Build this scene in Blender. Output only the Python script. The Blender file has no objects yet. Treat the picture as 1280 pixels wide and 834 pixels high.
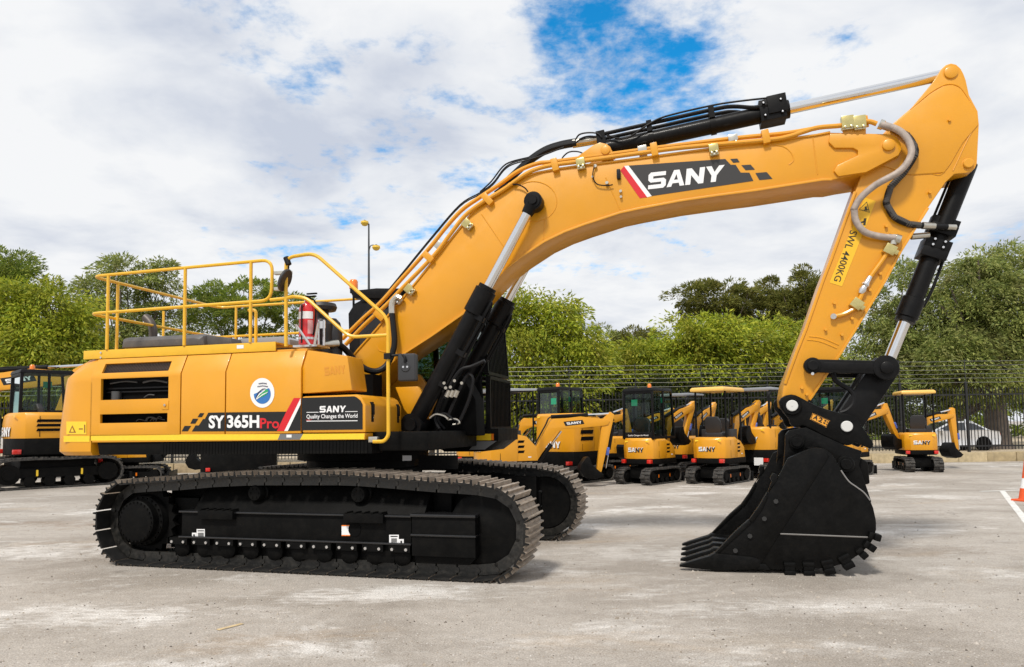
import bpy, bmesh, math, random
import numpy as np
from mathutils import Vector, Matrix

R = math.radians
rnd = random.Random(7)
SC = bpy.context.scene
COL = SC.collection

# ------------------------------------------------------------------ camera, world, sun, exposure
FPX, PPX, PPY, EYE, ROLL = 897.34, 640.0, 477.64, 1.46, 0.014      # lens in pixels of the 1280 px wide photograph
PITCH = math.atan(57.5 / FPX)
cd = bpy.data.cameras.new('camera'); cam = bpy.data.objects.new('camera', cd); COL.objects.link(cam)
cd.sensor_width = 36.0; cd.lens = FPX * 36.0 / 1280.0
cd.shift_y = (PPY - 417.0) / 1280.0
cd.clip_start = 0.05; cd.clip_end = 4000
_c, _s = math.cos(PITCH), math.sin(PITCH)
_cr, _sr = math.cos(ROLL), math.sin(ROLL)
_up0 = Vector((0, -_s, _c)); _rt0 = Vector((1, 0, 0))
FW = Vector((0, _c, _s)); RT = _rt0 * _cr - _up0 * _sr; UP = _rt0 * _sr + _up0 * _cr
cam.matrix_world = Matrix(((RT.x, UP.x, -FW.x, 0), (RT.y, UP.y, -FW.y, 0), (RT.z, UP.z, -FW.z, EYE), (0, 0, 0, 1)))
SC.camera = cam
SC.view_settings.view_transform = 'Standard'; SC.view_settings.look = 'None'
SC.view_settings.exposure = 0.13; SC.view_settings.gamma = 1.0
SC.cycles.max_bounces = 6; SC.cycles.transparent_max_bounces = 12

SUN_EL, SUN_AZ = R(52), R(205)          # azimuth clockwise from +Y: behind the camera, to the left
sd = bpy.data.lights.new('sun', 'SUN'); sd.energy = 2.9; sd.angle = R(8); sd.color = (1.0, 0.95, 0.87)
sun = bpy.data.objects.new('sun', sd); COL.objects.link(sun)
_d = Vector((math.sin(SUN_AZ) * math.cos(SUN_EL), math.cos(SUN_AZ) * math.cos(SUN_EL), math.sin(SUN_EL)))
sun.rotation_euler = _d.to_track_quat('Z', 'Y').to_euler(); sun.location = (0, 0, 60)

def ray(px, py):
    return FW + RT * ((px - PPX) / FPX) - UP * ((py - PPY) / FPX)

def make_world():
    w = bpy.data.worlds.new('World'); SC.world = w; w.use_nodes = True
    nt = w.node_tree; N = nt.nodes; L = nt.links; N.clear()
    def nd(t, **k):
        n = N.new(t)
        for a, b in k.items(): setattr(n, a, b)
        return n
    def math_(op, a, b=None, c=None, clamp=False):
        n = nd('ShaderNodeMath', operation=op, use_clamp=clamp)
        for i, x in enumerate((a, b, c)):
            if x is None: continue
            if isinstance(x, (int, float)): n.inputs[i].default_value = x
            else: L.new(x, n.inputs[i])
        return n.outputs[0]
    out = nd('ShaderNodeOutputWorld'); bg = nd('ShaderNodeBackground')
    sky = nd('ShaderNodeTexSky', sky_type='NISHITA', sun_disc=False, sun_elevation=SUN_EL, sun_rotation=SUN_AZ)
    sky.air_density = 1.0; sky.dust_density = 0.3; sky.ozone_density = 2.5
    tc = nd('ShaderNodeTexCoord'); sep = nd('ShaderNodeSeparateXYZ'); L.new(tc.outputs['Generated'], sep.inputs[0])
    X, Y, Z = sep.outputs
    zc = math_('ADD', math_('MAXIMUM', Z, 0.0), 0.16)      # project the direction on a cloud layer
    u = math_('DIVIDE', X, zc); v = math_('DIVIDE', Y, zc)
    cb = nd('ShaderNodeCombineXYZ'); L.new(u, cb.inputs[0]); L.new(v, cb.inputs[1])
    def noise(scale, detail, rough, off, dist=0.0, src=cb.outputs[0]):
        mp = nd('ShaderNodeMapping'); mp.inputs['Location'].default_value = off; L.new(src, mp.inputs[0])
        n = nd('ShaderNodeTexNoise'); n.inputs['Scale'].default_value = scale; n.inputs['Detail'].default_value = detail
        n.inputs['Roughness'].default_value = rough; n.inputs['Distortion'].default_value = dist
        L.new(mp.outputs[0], n.inputs[0]); return n.outputs[0]
    n1 = noise(0.9, 8, .58, (3.1, 1.7, 0), .3)
    n2 = noise(5.0, 6, .60, (0.4, 7.7, 0), .12); n4 = noise(15.0, 8, .66, (2.2, 4.1, 0), .15)
    dens = math_('ADD', math_('ADD', math_('MULTIPLY', n1, .44), math_('MULTIPLY', n2, .40)), math_('MULTIPLY', n4, .16))
    dens = math_('ADD', math_('MULTIPLY', math_('SUBTRACT', dens, .5), 1.7), .5)
    # thinner cloud round the gaps seen in the picture
    gap = None
    for px, py, rad, k in ((790, 60, .36, .175), (735, 12, .15, .17), (860, 65, .12, .10), (395, 90, .16, .165), (600, 150, .10, .03), (1035, 5, .08, .08)):
        d = ray(px, py).normalized()
        vm = nd('ShaderNodeVectorMath', operation='DISTANCE'); L.new(tc.outputs['Generated'], vm.inputs[0]); vm.inputs[1].default_value = d
        g = math_('MULTIPLY', math_('SMOOTH_MAX', math_('SUBTRACT', 1.0, math_('DIVIDE', vm.outputs['Value'], rad)), 0.0, .3), k)
        gap = g if gap is None else math_('ADD', gap, g)
    dens = math_('SUBTRACT', dens, gap)
    mr = nd('ShaderNodeMapRange', interpolation_type='SMOOTHSTEP'); L.new(dens, mr.inputs[0])
    mr.inputs[1].default_value = .16; mr.inputs[2].default_value = .385
    # cloud brightness: white tops, faint grey-blue bases
    n3 = noise(1.7, 6, .55, (5.5, 2.2, 0), .2)
    cr = nd('ShaderNodeValToRGB'); L.new(n3, cr.inputs[0])
    e = cr.color_ramp.elements
    e[0].position = .34; e[0].color = (.54, .585, .68, 1); e[1].position = .56; e[1].color = (.84, .85, .865, 1)
    m = e.new(.46); m.color = (.73, .755, .80, 1)
    sk = nd('ShaderNodeMix', data_type='RGBA', blend_type='MULTIPLY'); sk.inputs[0].default_value = 1
    L.new(sky.outputs[0], sk.inputs[6]); sk.inputs[7].default_value = (.012, .140, .190, 1)
    mx = nd('ShaderNodeMix', data_type='RGBA'); L.new(mr.outputs[0], mx.inputs[0]); L.new(sk.outputs[2], mx.inputs[6]); L.new(cr.outputs[0], mx.inputs[7])
    L.new(mx.outputs[2], bg.inputs[0]); bg.inputs[1].default_value = 1.0
    L.new(bg.outputs[0], out.inputs[0])
make_world()

# ------------------------------------------------------------------ materials
MATS = {}
def mat(name, col, rough=.5, metal=0.0, coat=0.0, var=0.0, vscale=3.0, bump=0.0, bscale=60.0, dust=0.0, spec=.5, streak=0):
    if name in MATS: return MATS[name]
    m = bpy.data.materials.new(name); m.use_nodes = True; MATS[name] = m
    nt = m.node_tree; N = nt.nodes; L = nt.links; b = N['Principled BSDF']
    b.inputs['Base Color'].default_value = (*col, 1); b.inputs['Roughness'].default_value = rough
    b.inputs['Metallic'].default_value = metal; b.inputs['Coat Weight'].default_value = coat; b.inputs['Coat Roughness'].default_value = .12
    b.inputs['Specular IOR Level'].default_value = spec
    tc = N.new('ShaderNodeTexCoord')
    if var or dust:
        n = N.new('ShaderNodeTexNoise'); n.inputs['Scale'].default_value = vscale; n.inputs['Detail'].default_value = 6; n.inputs['Roughness'].default_value = .6
        if streak:
            mp = N.new('ShaderNodeMapping'); mp.inputs['Scale'].default_value = (1, 1, streak); L.new(tc.outputs['Object'], mp.inputs[0]); L.new(mp.outputs[0], n.inputs[0])
        else: L.new(tc.outputs['Object'], n.inputs[0])
        r = N.new('ShaderNodeMapRange'); L.new(n.outputs[0], r.inputs[0]); r.inputs[1].default_value = .3; r.inputs[2].default_value = .7
        r.inputs[3].default_value = 1 - var; r.inputs[4].default_value = 1 + var
        mx = N.new('ShaderNodeMix'); mx.data_type = 'RGBA'; mx.blend_type = 'MULTIPLY'; mx.inputs[0].default_value = 1
        mx.inputs[6].default_value = (*col, 1); L.new(r.outputs[0], mx.inputs[7])
        src = mx.outputs[2]
        if dust:
            n2 = N.new('ShaderNodeTexNoise'); n2.inputs['Scale'].default_value = vscale * 2.3; n2.inputs['Detail'].default_value = 8; n2.inputs['Roughness'].default_value = .7; L.new(tc.outputs['Object'], n2.inputs[0])
            r2 = N.new('ShaderNodeMapRange'); L.new(n2.outputs[0], r2.inputs[0]); r2.inputs[1].default_value = .45; r2.inputs[2].default_value = .8; r2.inputs[4].default_value = dust
            m2 = N.new('ShaderNodeMix'); m2.data_type = 'RGBA'; L.new(r2.outputs[0], m2.inputs[0]); L.new(src, m2.inputs[6]); m2.inputs[7].default_value = (.34, .29, .23, 1)
            src = m2.outputs[2]
            r3 = N.new('ShaderNodeMapRange'); L.new(n2.outputs[0], r3.inputs[0]); r3.inputs[1].default_value = .3; r3.inputs[2].default_value = .8; r3.inputs[3].default_value = rough; r3.inputs[4].default_value = min(1, rough + .3)
            L.new(r3.outputs[0], b.inputs['Roughness'])
        L.new(src, b.inputs['Base Color'])
    if bump:
        n = N.new('ShaderNodeTexNoise'); n.inputs['Scale'].default_value = bscale; n.inputs['Detail'].default_value = 4; L.new(tc.outputs['Object'], n.inputs[0])
        bp = N.new('ShaderNodeBump'); bp.inputs['Strength'].default_value = bump; bp.inputs['Distance'].default_value = .01; L.new(n.outputs[0], bp.inputs['Height']); L.new(bp.outputs[0], b.inputs['Normal'])
    return m

def glass_mat(name, tint, alpha):
    m = bpy.data.materials.new(name); m.use_nodes = True; MATS[name] = m
    nt = m.node_tree; N = nt.nodes; L = nt.links; N.clear()
    o = N.new('ShaderNodeOutputMaterial'); t = N.new('ShaderNodeBsdfTransparent'); t.inputs[0].default_value = (*tint, 1)
    g = N.new('ShaderNodeBsdfGlossy'); g.inputs['Roughness'].default_value = .03; g.inputs[0].default_value = (.85, .9, .9, 1)
    lw = N.new('ShaderNodeLayerWeight'); lw.inputs[0].default_value = alpha
    mx = N.new('ShaderNodeMixShader'); L.new(lw.outputs['Fresnel'], mx.inputs[0]); L.new(t.outputs[0], mx.inputs[1]); L.new(g.outputs[0], mx.inputs[2]); L.new(mx.outputs[0], o.inputs[0])
    return m

PAINT = mat('machine_yellow_paint', (.69, .302, .0075), .28, coat=.22, var=.05, vscale=1.6, bump=.03, bscale=220, dust=.03)
RAILY = mat('rail_yellow_paint', (.76, .43, .018), .38, coat=.2, var=.05, vscale=9)
REFL = mat('yellow_reflective_tape', (.88, .58, .02), .3, coat=.4, var=.05, vscale=30)
BLACK = mat('black_gloss_paint', (.0055, .0055, .006), .34, coat=.05, var=.25, vscale=5, bump=.04, bscale=120, dust=.012, spec=.13)
BLACKD = mat('black_dusty_paint', (.0045, .0045, .0045), .42, var=.3, vscale=4, bump=.14, bscale=60, dust=.015, spec=.07)
LEDGE = mat('black_ledge_gloss', (.012, .012, .013), .2, var=.3, vscale=9, spec=.6)
BUCKM = mat('black_bucket_paint', (.0035, .0035, .0035), .30, coat=.02, var=.4, vscale=6, bump=.30, bscale=30, dust=.012, spec=.11)
DECALB = mat('black_decal_vinyl', (.006, .006, .006), .35)
DECALG = mat('charcoal_decal_vinyl', (.033, .031, .030), .35)
WHITE = mat('white_vinyl', (.80, .80, .80), .4)
RED = mat('red_vinyl', (.62, .012, .02), .35)
GREY = mat('grey_vinyl', (.16, .16, .16), .4)
SHOE = mat('track_shoe_steel', (.33, .275, .22), .5, metal=.2, var=.35, vscale=8, bump=.1, bscale=60, dust=.75)
SHOEB = mat('track_shoe_edge_paint', (.009, .009, .009), .5, var=.3, dust=.08, spec=.25)
CHAIN = mat('track_chain_steel', (.008, .008, .007), .28, metal=.2, var=.4, vscale=10, bump=.3, bscale=25, dust=.12, spec=.7)
CHROME = mat('chromed_rod', (.78, .78, .78), .10, metal=1.0, var=.03, vscale=20)
ZINC = mat('zinc_plated_steel', (.58, .55, .48), .28, metal=.9, var=.1, vscale=20)
BRASSZ = mat('yellow_zinc_clamp', (.62, .52, .22), .25, metal=.9, var=.1, vscale=20)
BOLT = mat('bright_bolt', (.7, .7, .7), .25, metal=.9)
RUBBER = mat('black_rubber', (.006, .006, .007), .5, spec=.25, var=.2, vscale=20, bump=.1, bscale=100)
HOSEG = mat('worn_grey_hose', (.36, .30, .26), .55, var=.25, vscale=14)
PLASTIC = mat('dark_grey_plastic', (.02, .02, .022), .5, var=.15, vscale=10, bump=.1, bscale=200)
HOODM = mat('grey_engine_hood', (.075, .073, .075), .42, var=.15, vscale=3, dust=.2)
EXHM = mat('exhaust_steel', (.10, .085, .075), .5, metal=.5, var=.25)
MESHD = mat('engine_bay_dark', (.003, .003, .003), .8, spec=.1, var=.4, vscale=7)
GRILLE = mat('brown_grille_mesh', (.045, .025, .016), .5, var=.3, vscale=30)
ENGM = mat('engine_parts_grey', (.09, .09, .09), .45, metal=.5, var=.3)
SILV = mat('silver_paint', (.55, .56, .58), .25, metal=.5, coat=.5)
REDP = mat('red_extinguisher_paint', (.60, .012, .015), .25, coat=.5)
AMBER = mat('amber_lens', (.85, .20, .01), .2, coat=.5)
REDL = mat('red_tail_lens', (.62, .02, .012), .2, coat=.5)
BLUEW = mat('blue_plastic_wrap', (.07, .12, .42), .3, var=.4, vscale=30)
SEATM = mat('black_seat_vinyl', (.02, .02, .022), .5, bump=.1, bscale=100)
GLASS = glass_mat('cab_glass', (.62, .74, .70), .25)
GLASSD = glass_mat('dark_cab_glass', (.20, .28, .25), .30)
GREENST = mat('green_window_film', (.02, .30, .16), .4)
MIRR = mat('mirror_back', (.028, .028, .03), .4, coat=.1)

# ------------------------------------------------------------------ mesh helpers
class MB:
    """collects shapes in one bmesh; build() links it as one object"""
    def __init__(s): s.v = []; s.f = []; s.m = []; s.mi = 0
    def add(s, vs, fs):
        k = len(s.v); s.v += [tuple(p) for p in vs]; s.f += [tuple(i + k for i in f) for f in fs]; s.m += [s.mi] * len(fs); return s
    def box(s, x0, x1, y0, y1, z0, z1):
        return s.add([(x0, y0, z0), (x1, y0, z0), (x1, y1, z0), (x0, y1, z0), (x0, y0, z1), (x1, y0, z1), (x1, y1, z1), (x0, y1, z1)],
                     [(0, 3, 2, 1), (4, 5, 6, 7), (0, 1, 5, 4), (1, 2, 6, 5), (2, 3, 7, 6), (3, 0, 4, 7)])
    def obox(s, c, ax, size):
        """box at c with axes given by the 3 columns ax"""
        c = Vector(c); a = [Vector(q).normalized() * (d / 2) for q, d in zip(ax, size)]
        vs = [c + a[0] * i + a[1] * j + a[2] * k for k in (-1, 1) for i, j in ((-1, -1), (1, -1), (1, 1), (-1, 1))]
        return s.add(vs, [(0, 3, 2, 1), (4, 5, 6, 7), (0, 1, 5, 4), (1, 2, 6, 5), (2, 3, 7, 6), (3, 0, 4, 7)])
    def cyl(s, p0, p1, r0, r1=None, n=16, cap=True):
        p0, p1 = Vector(p0), Vector(p1); r1 = r0 if r1 is None else r1
        d = (p1 - p0).normalized(); a = d.orthogonal().normalized(); b = d.cross(a)
        vs = []
        for p, r in ((p0, r0), (p1, r1)):
            vs += [p + (a * math.cos(2 * math.pi * i / n) + b * math.sin(2 * math.pi * i / n)) * r for i in range(n)]
        fs = [(i, (i + 1) % n, n + (i + 1) % n, n + i) for i in range(n)]
        if cap: fs += [tuple(range(n - 1, -1, -1)), tuple(range(n, 2 * n))]
        return s.add(vs, fs)
    def lathe(s, p0, p1, prof, n=20):
        """prof: (distance along p0->p1, radius)"""
        p0, p1 = Vector(p0), Vector(p1); d = (p1 - p0).normalized(); a = d.orthogonal().normalized(); b = d.cross(a)
        vs = []
        for t, r in prof: vs += [p0 + d * t + (a * math.cos(2 * math.pi * i / n) + b * math.sin(2 * math.pi * i / n)) * max(r, 1e-4) for i in range(n)]
        fs = []
        for k in range(len(prof) - 1): fs += [(k * n + i, k * n + (i + 1) % n, (k + 1) * n + (i + 1) % n, (k + 1) * n + i) for i in range(n)]
        q = (len(prof) - 1) * n
        fs += [tuple(range(n - 1, -1, -1)), tuple(range(q, q + n))]
        return s.add(vs, fs)
    def tube(s, pts, r, n=8, smooth=True, sub=5):
        P = [Vector(p) for p in pts]
        if smooth and len(P) > 2:
            Q = []
            for i in range(len(P) - 1):
                a, b, c, d = P[max(i - 1, 0)], P[i], P[i + 1], P[min(i + 2, len(P) - 1)]
                for k in range(sub):
                    t = k / sub
                    Q.append(.5 * ((2 * b) + (c - a) * t + (2 * a - 5 * b + 4 * c - d) * t * t + (3 * b - a - 3 * c + d) * t ** 3))
            Q.append(P[-1]); P = Q
        up = None; vs = []; m = len(P)
        for i, p in enumerate(P):
            d = (P[min(i + 1, m - 1)] - P[max(i - 1, 0)]).normalized()
            if up is None: up = d.orthogonal().normalized()
            up = (up - d * up.dot(d)).normalized(); b = d.cross(up)
            vs += [p + (up * math.cos(2 * math.pi * k / n) + b * math.sin(2 * math.pi * k / n)) * r for k in range(n)]
        fs = []
        for i in range(m - 1): fs += [(i * n + k, i * n + (k + 1) % n, (i + 1) * n + (k + 1) % n, (i + 1) * n + k) for k in range(n)]
        fs += [tuple(range(n - 1, -1, -1)), tuple(range((m - 1) * n, m * n))]
        return s.add(vs, fs)
    def rail(s, pts, r, rad=.08, n=8):
        """straight pipe with rounded bends"""
        P = [Vector(p) for p in pts]; Q = [P[0]]
        for i in range(1, len(P) - 1):
            a, b, c = P[i - 1], P[i], P[i + 1]
            d0 = (a - b); d1 = (c - b); q = min(rad, d0.length * .45, d1.length * .45)
            s0, s1 = b + d0.normalized() * q, b + d1.normalized() * q
            for k in range(6):
                t = k / 5; Q.append(s0 * (1 - t) ** 2 + b * 2 * t * (1 - t) + s1 * t * t)
        Q.append(P[-1])
        return s.tube(Q, r, n, smooth=False)
    def prism(s, poly, y0, y1):
        """poly of (x, z), extruded along y"""
        a = sum(poly[i][0] * poly[(i + 1) % len(poly)][1] - poly[(i + 1) % len(poly)][0] * poly[i][1] for i in range(len(poly)))
        if a < 0: poly = poly[::-1]
        if y0 > y1: y0, y1 = y1, y0
        n = len(poly)
        vs = [(x, y0, z) for x, z in poly] + [(x, y1, z) for x, z in poly]
        fs = [tuple(range(n)), tuple(range(2 * n - 1, n - 1, -1))] + [(i, n + i, n + (i + 1) % n, (i + 1) % n) for i in range(n)]
        return s.add(vs, fs)
    def loft(s, rings, close=True, caps=True):
        n = len(rings[0]); k = len(s.v); vs = [p for r in rings for p in r]; fs = []
        for i in range(len(rings) - 1):
            for j in range(n if close else n - 1): fs.append((i * n + j, i * n + (j + 1) % n, (i + 1) * n + (j + 1) % n, (i + 1) * n + j))
        if caps: fs += [tuple(range(n - 1, -1, -1)), tuple(range((len(rings) - 1) * n, len(rings) * n))]
        return s.add(vs, fs)
    def mesh(s, name, mats, bevel=0, seg=2, smooth=35, fixn=True):
        me = bpy.data.meshes.new(name); me.from_pydata(s.v, [], s.f)
        for i, p in enumerate(me.polygons): p.material_index = s.m[i]
        for m_ in (mats if isinstance(mats, (list, tuple)) else [mats]): me.materials.append(m_)
        bm = bmesh.new(); bm.from_mesh(me)
        if fixn: bmesh.ops.recalc_face_normals(bm, faces=bm.faces)
        if bevel:
            ed = [e for e in bm.edges if len(e.link_faces) == 2 and e.calc_face_angle(0) > R(28)]
            if ed: bmesh.ops.bevel(bm, geom=ed, offset=bevel, segments=seg, profile=.6, affect='EDGES', clamp_overlap=True)
        for f in bm.faces: f.smooth = True
        bm.to_mesh(me); bm.free()
        me.set_sharp_from_angle(angle=R(smooth))
        return me
    def mark(s):
        if not hasattr(s, 'marks'): s.marks = []
        s.marks.append((len(s.v), len(s.f))); return s
    def build_each(s, name, mats, parent=None, **k):
        """one object per marked stretch"""
        M = [(0, 0)] + [m for m in getattr(s, 'marks', []) if m != (0, 0)] + [(len(s.v), len(s.f))]; out = []
        for (v0, f0), (v1, f1) in zip(M, M[1:]):
            if f1 <= f0: continue
            q = MB(); q.v = s.v[v0:v1]; q.f = [tuple(i - v0 for i in f) for f in s.f[f0:f1]]; q.m = s.m[f0:f1]; out.append(q.build(name, mats, parent, **k))
        return out
    def build(s, name, mats, parent=None, bevel=0, seg=2, smooth=35, fixn=True):
        return link(name, s.mesh(name, mats, bevel, seg, smooth, fixn), parent)

def link(name, me, parent=None):
    o = bpy.data.objects.new(name, me); COL.objects.link(o)
    if parent: o.parent = parent
    return o
def tag(o, label=None, cat=None, group=None, kind=None):
    for k, v in (('label', label), ('category', cat), ('group', group), ('kind', kind)):
        if v: o[k] = v
    return o
def thing(name, label, cat, loc=(0, 0, 0), rz=0, group=None):
    o = bpy.data.objects.new(name, None); COL.objects.link(o); o.location = loc; o.rotation_euler = (0, 0, rz); o.empty_display_size = .3
    return tag(o, label, cat, group)

def ground_pt(px, py):
    d = ray(px, py); k = -EYE / d.z
    return Vector((d.x * k, d.y * k, 0))
def at_depth(px, py, Y):
    d = ray(px, py); k = Y / d.y
    return Vector((d.x * k, Y, EYE + d.z * k))

class Frame:
    """upright frame at (cx, cy) turned clockwise by th: x = forward, y = left"""
    def __init__(s, cx, cy, th):
        s.C = Vector((cx, cy, 0)); s.t = Vector((math.cos(th), -math.sin(th), 0)); s.n = Vector((math.sin(th), math.cos(th), 0)); s.th = th
    def on(s, px, py, v):
        d = ray(px, py); o = Vector((0, 0, EYE)); k = (v - (o - s.C).dot(s.n)) / d.dot(s.n); P = o + d * k
        return ((P - s.C).dot(s.t), P.z)
    def onu(s, px, py, u):
        d = ray(px, py); o = Vector((0, 0, EYE)); k = (u - (o - s.C).dot(s.t)) / d.dot(s.t); P = o + d * k
        return ((P - s.C).dot(s.n), P.z)
    def p3(s, px, py, v):
        u, z = s.on(px, py, v); return (u, v, z)
    def poly(s, pts, v): return [s.on(x, y, v) for x, y in pts]

# ------------------------------------------------------------------ lettering (flat prints)
GLY = {'S': [[(0, 0), (.86, 0), (1, .14), (1, .47), (.87, .61), (.27, .61), (.27, .76), (.97, .76), (.97, 1), (.14, 1), (0, .86), (0, .53), (.13, .39), (.73, .39), (.73, .24), (0, .24)]],
       'A': [[(0, 0), (.26, 0), (.51, .74), (.51, 1), (.36, 1)], [(1, 0), (.66, 1), (.51, 1), (.51, .74), (.74, 0)], [(.3276, .2), (.678, .2), (.616, .4), (.395, .4)]],
       'N': [[(0, 0), (.28, 0), (.28, .58), (.72, 0), (1, 0), (1, 1), (.72, 1), (.72, .42), (.28, 1), (0, 1)]],
       'Y': [[(.36, 0), (.64, 0), (.64, .4), (1, 1), (.7, 1), (.5, .62), (.3, 1), (0, 1), (.36, .4)]]}
def block_word(word, gap=.10):
    out = []; n = len(word); w = (1 - gap * (n - 1) / n) / n; st = w + gap / n
    for i, ch in enumerate(word):
        for pl in GLY[ch]: out.append([(i * st + x * w, y) for x, y in pl])
    return out
_txt = {}
def font_word(txt, bold=0.0):
    """glyph outlines of the built-in font as triangles in a unit box"""
    if (txt, bold) in _txt: return _txt[(txt, bold)]
    cu = bpy.data.curves.new('t', 'FONT'); cu.body = txt; cu.offset = bold; cu.resolution_u = 3
    ob = bpy.data.objects.new('t', cu); COL.objects.link(ob)
    dg = bpy.context.evaluated_depsgraph_get(); me = bpy.data.meshes.new_from_object(ob.evaluated_get(dg))
    V = [v.co.copy() for v in me.vertices]; xs = [v.x for v in V]; ys = [v.y for v in V]
    x0, x1, y0, y1 = min(xs), max(xs), min(ys), max(ys)
    polys = [[((V[i].x - x0) / (x1 - x0), (V[i].y - y0) / (y1 - y0)) for i in p.vertices] for p in me.polygons]
    bpy.data.objects.remove(ob); bpy.data.curves.remove(cu); bpy.data.meshes.remove(me)
    _txt[(txt, bold)] = polys; return polys
def quad_map(polys, q):
    """unit box -> quad q = (bottom-left, bottom-right, top-right, top-left)"""
    def f(x, y): return tuple(q[0][k] * (1 - x) * (1 - y) + q[1][k] * x * (1 - y) + q[2][k] * x * y + q[3][k] * (1 - x) * y for k in range(len(q[0])))
    return [[f(x, y) for x, y in p] for p in polys]
def flat(name, polys3, m, parent):
    """printed shapes: 3-D polygons lying on one plane, a film one mm thick"""
    b = MB()
    for p in polys3: b.add(p, [tuple(range(len(p)))])
    return b.build(name, m, parent, fixn=False)
def shape_on(F, px_polys, v): return [[F.p3(x, y, v) for x, y in p] for p in px_polys]
# ------------------------------------------------------------------ ground and yard
def make_ground_mat(name, base, light, dark, kind='yard'):
    m = bpy.data.materials.new(name); m.use_nodes = True; nt = m.node_tree; N = nt.nodes; L = nt.links; b = N['Principled BSDF']
    tc = N.new('ShaderNodeTexCoord')
    def noise(sc, det, ro, scale=(1, 1, 1), dist=0, rot=0):
        mp = N.new('ShaderNodeMapping'); mp.inputs['Scale'].default_value = scale; mp.inputs['Rotation'].default_value = (0, 0, rot); L.new(tc.outputs['Object'], mp.inputs[0])
        n = N.new('ShaderNodeTexNoise'); n.inputs['Scale'].default_value = sc; n.inputs['Detail'].default_value = det; n.inputs['Roughness'].default_value = ro; n.inputs['Distortion'].default_value = dist
        L.new(mp.outputs[0], n.inputs[0]); return n.outputs[0]
    def rng(x, a, c, lo=0., hi=1.):
        r = N.new('ShaderNodeMapRange'); r.interpolation_type = 'SMOOTHSTEP'; L.new(x, r.inputs[0]); r.inputs[1].default_value = a; r.inputs[2].default_value = c; r.inputs[3].default_value = lo; r.inputs[4].default_value = hi; return r.outputs[0]
    def mix(f, a, c, bt='MIX'):
        x = N.new('ShaderNodeMix'); x.data_type = 'RGBA'; x.blend_type = bt
        if isinstance(f, float): x.inputs[0].default_value = f
        else: L.new(f, x.inputs[0])
        for i, q in ((6, a), (7, c)):
            if isinstance(q, tuple): x.inputs[i].default_value = (*q, 1)
            else: L.new(q, x.inputs[i])
        return x.outputs[2]
    big = noise(.35, 8, .65, (1, 1.6, 1), .4)
    c = mix(rng(big, .40, .58), dark, base)
    dusty = noise(.6, 10, .74, (.75, 1.3, 1), .3, .25)                   # pale dust lying in drifts
    c = mix(rng(dusty, .52, .66, 0, .85), c, light)
    str_ = noise(2.6, 8, .7, (.6, 1.5, 1), .2, .35)                      # tyre-swept streaks
    c = mix(rng(str_, .55, .75, 0, .28), c, light)
    stain = noise(1.1, 6, .6, (1, 1, 1), .8)
    c = mix(rng(stain, .60, .74, 0, .45), c, tuple(x * .55 for x in dark))
    brown = noise(.8, 7, .65, (.6, 1.4, 1), .5, 1.0)
    c = mix(rng(brown, .55, .75, 0, .45), c, (base[0] * .95, base[1] * .80, base[2] * .62))
    # worn pale swaths and brown stains where the yard has them, each with its own ragged outline
    if kind == 'yard':
        sep = N.new('ShaderNodeSeparateXYZ'); L.new(tc.outputs['Object'], sep.inputs[0])
        def mth(op, x, y):
            n = N.new('ShaderNodeMath'); n.operation = op
            for i_, q in ((0, x), (1, y)):
                if isinstance(q, float): n.inputs[i_].default_value = q
                else: L.new(q, n.inputs[i_])
            return n.outputs[0]
        fine = noise(7, 9, .75, (.5, 2.4, 1), .2, .12); rag = noise(1.5, 6, .7)
        for (px_, py_, rx_, ry_, ro_, col_, st_) in ((80, 772, 1.3, .55, .15, light, 1.0), (480, 742, 1.5, .45, .12, light, .9), (60, 690, 1.9, .8, .1, light, .9), (1000, 760, 1.6, .35, .0, light, .55), (820, 690, 1.8, .7, .1, light, .5), (70, 655, 1.6, .5, -.1, (.23, .17, .12), .8), (330, 800, 1.0, .3, .2, (.33, .26, .19), .6), (1150, 690, 1.5, .4, .0, (.27, .23, .19), .5), (900, 800, 1.0, .25, .1, (.30, .26, .21), .45)):
            p_ = ground_pt(px_, py_); ca_, sa_ = math.cos(ro_), math.sin(ro_)
            dx, dy = mth('SUBTRACT', sep.outputs[0], p_.x), mth('SUBTRACT', sep.outputs[1], p_.y)
            ux = mth('DIVIDE', mth('ADD', mth('MULTIPLY', dx, ca_), mth('MULTIPLY', dy, sa_)), rx_); uy = mth('DIVIDE', mth('SUBTRACT', mth('MULTIPLY', dy, ca_), mth('MULTIPLY', dx, sa_)), ry_)
            r2 = mth('ADD', mth('MULTIPLY', ux, ux), mth('MULTIPLY', uy, uy))
            val = mth('ADD', mth('SUBTRACT', 1.0, r2), mth('MULTIPLY', mth('ADD', mth('SUBTRACT', fine, .5), mth('SUBTRACT', rag, .5)), 4.0))
            c = mix(rng(val, .1, 1.5, 0, st_), c, col_)
    mott = noise(9, 6, .75); c = mix(rng(mott, .38, .62), mix(1.0, c, (.93, .925, .92), 'MULTIPLY'), mix(1.0, c, (1.06, 1.06, 1.06), 'MULTIPLY'))
    grit = noise(75, 6, .9)
    c = mix(rng(grit, .40, .60), mix(1.0, c, (.62, .60, .58), 'MULTIPLY'), mix(1.0, c, (1.28, 1.27, 1.26), 'MULTIPLY'))
    vo = N.new('ShaderNodeTexVoronoi'); vo.inputs['Scale'].default_value = 30; L.new(tc.outputs['Object'], vo.inputs[0])
    st = rng(vo.outputs['Distance'], .10, .16, 1, 0); cellr = N.new('ShaderNodeSeparateColor'); L.new(vo.outputs['Color'], cellr.inputs[0])
    sel = N.new('ShaderNodeMath'); sel.operation = 'MULTIPLY'; L.new(st, sel.inputs[0]); L.new(rng(cellr.outputs[0], .6, .9), sel.inputs[1])
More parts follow.
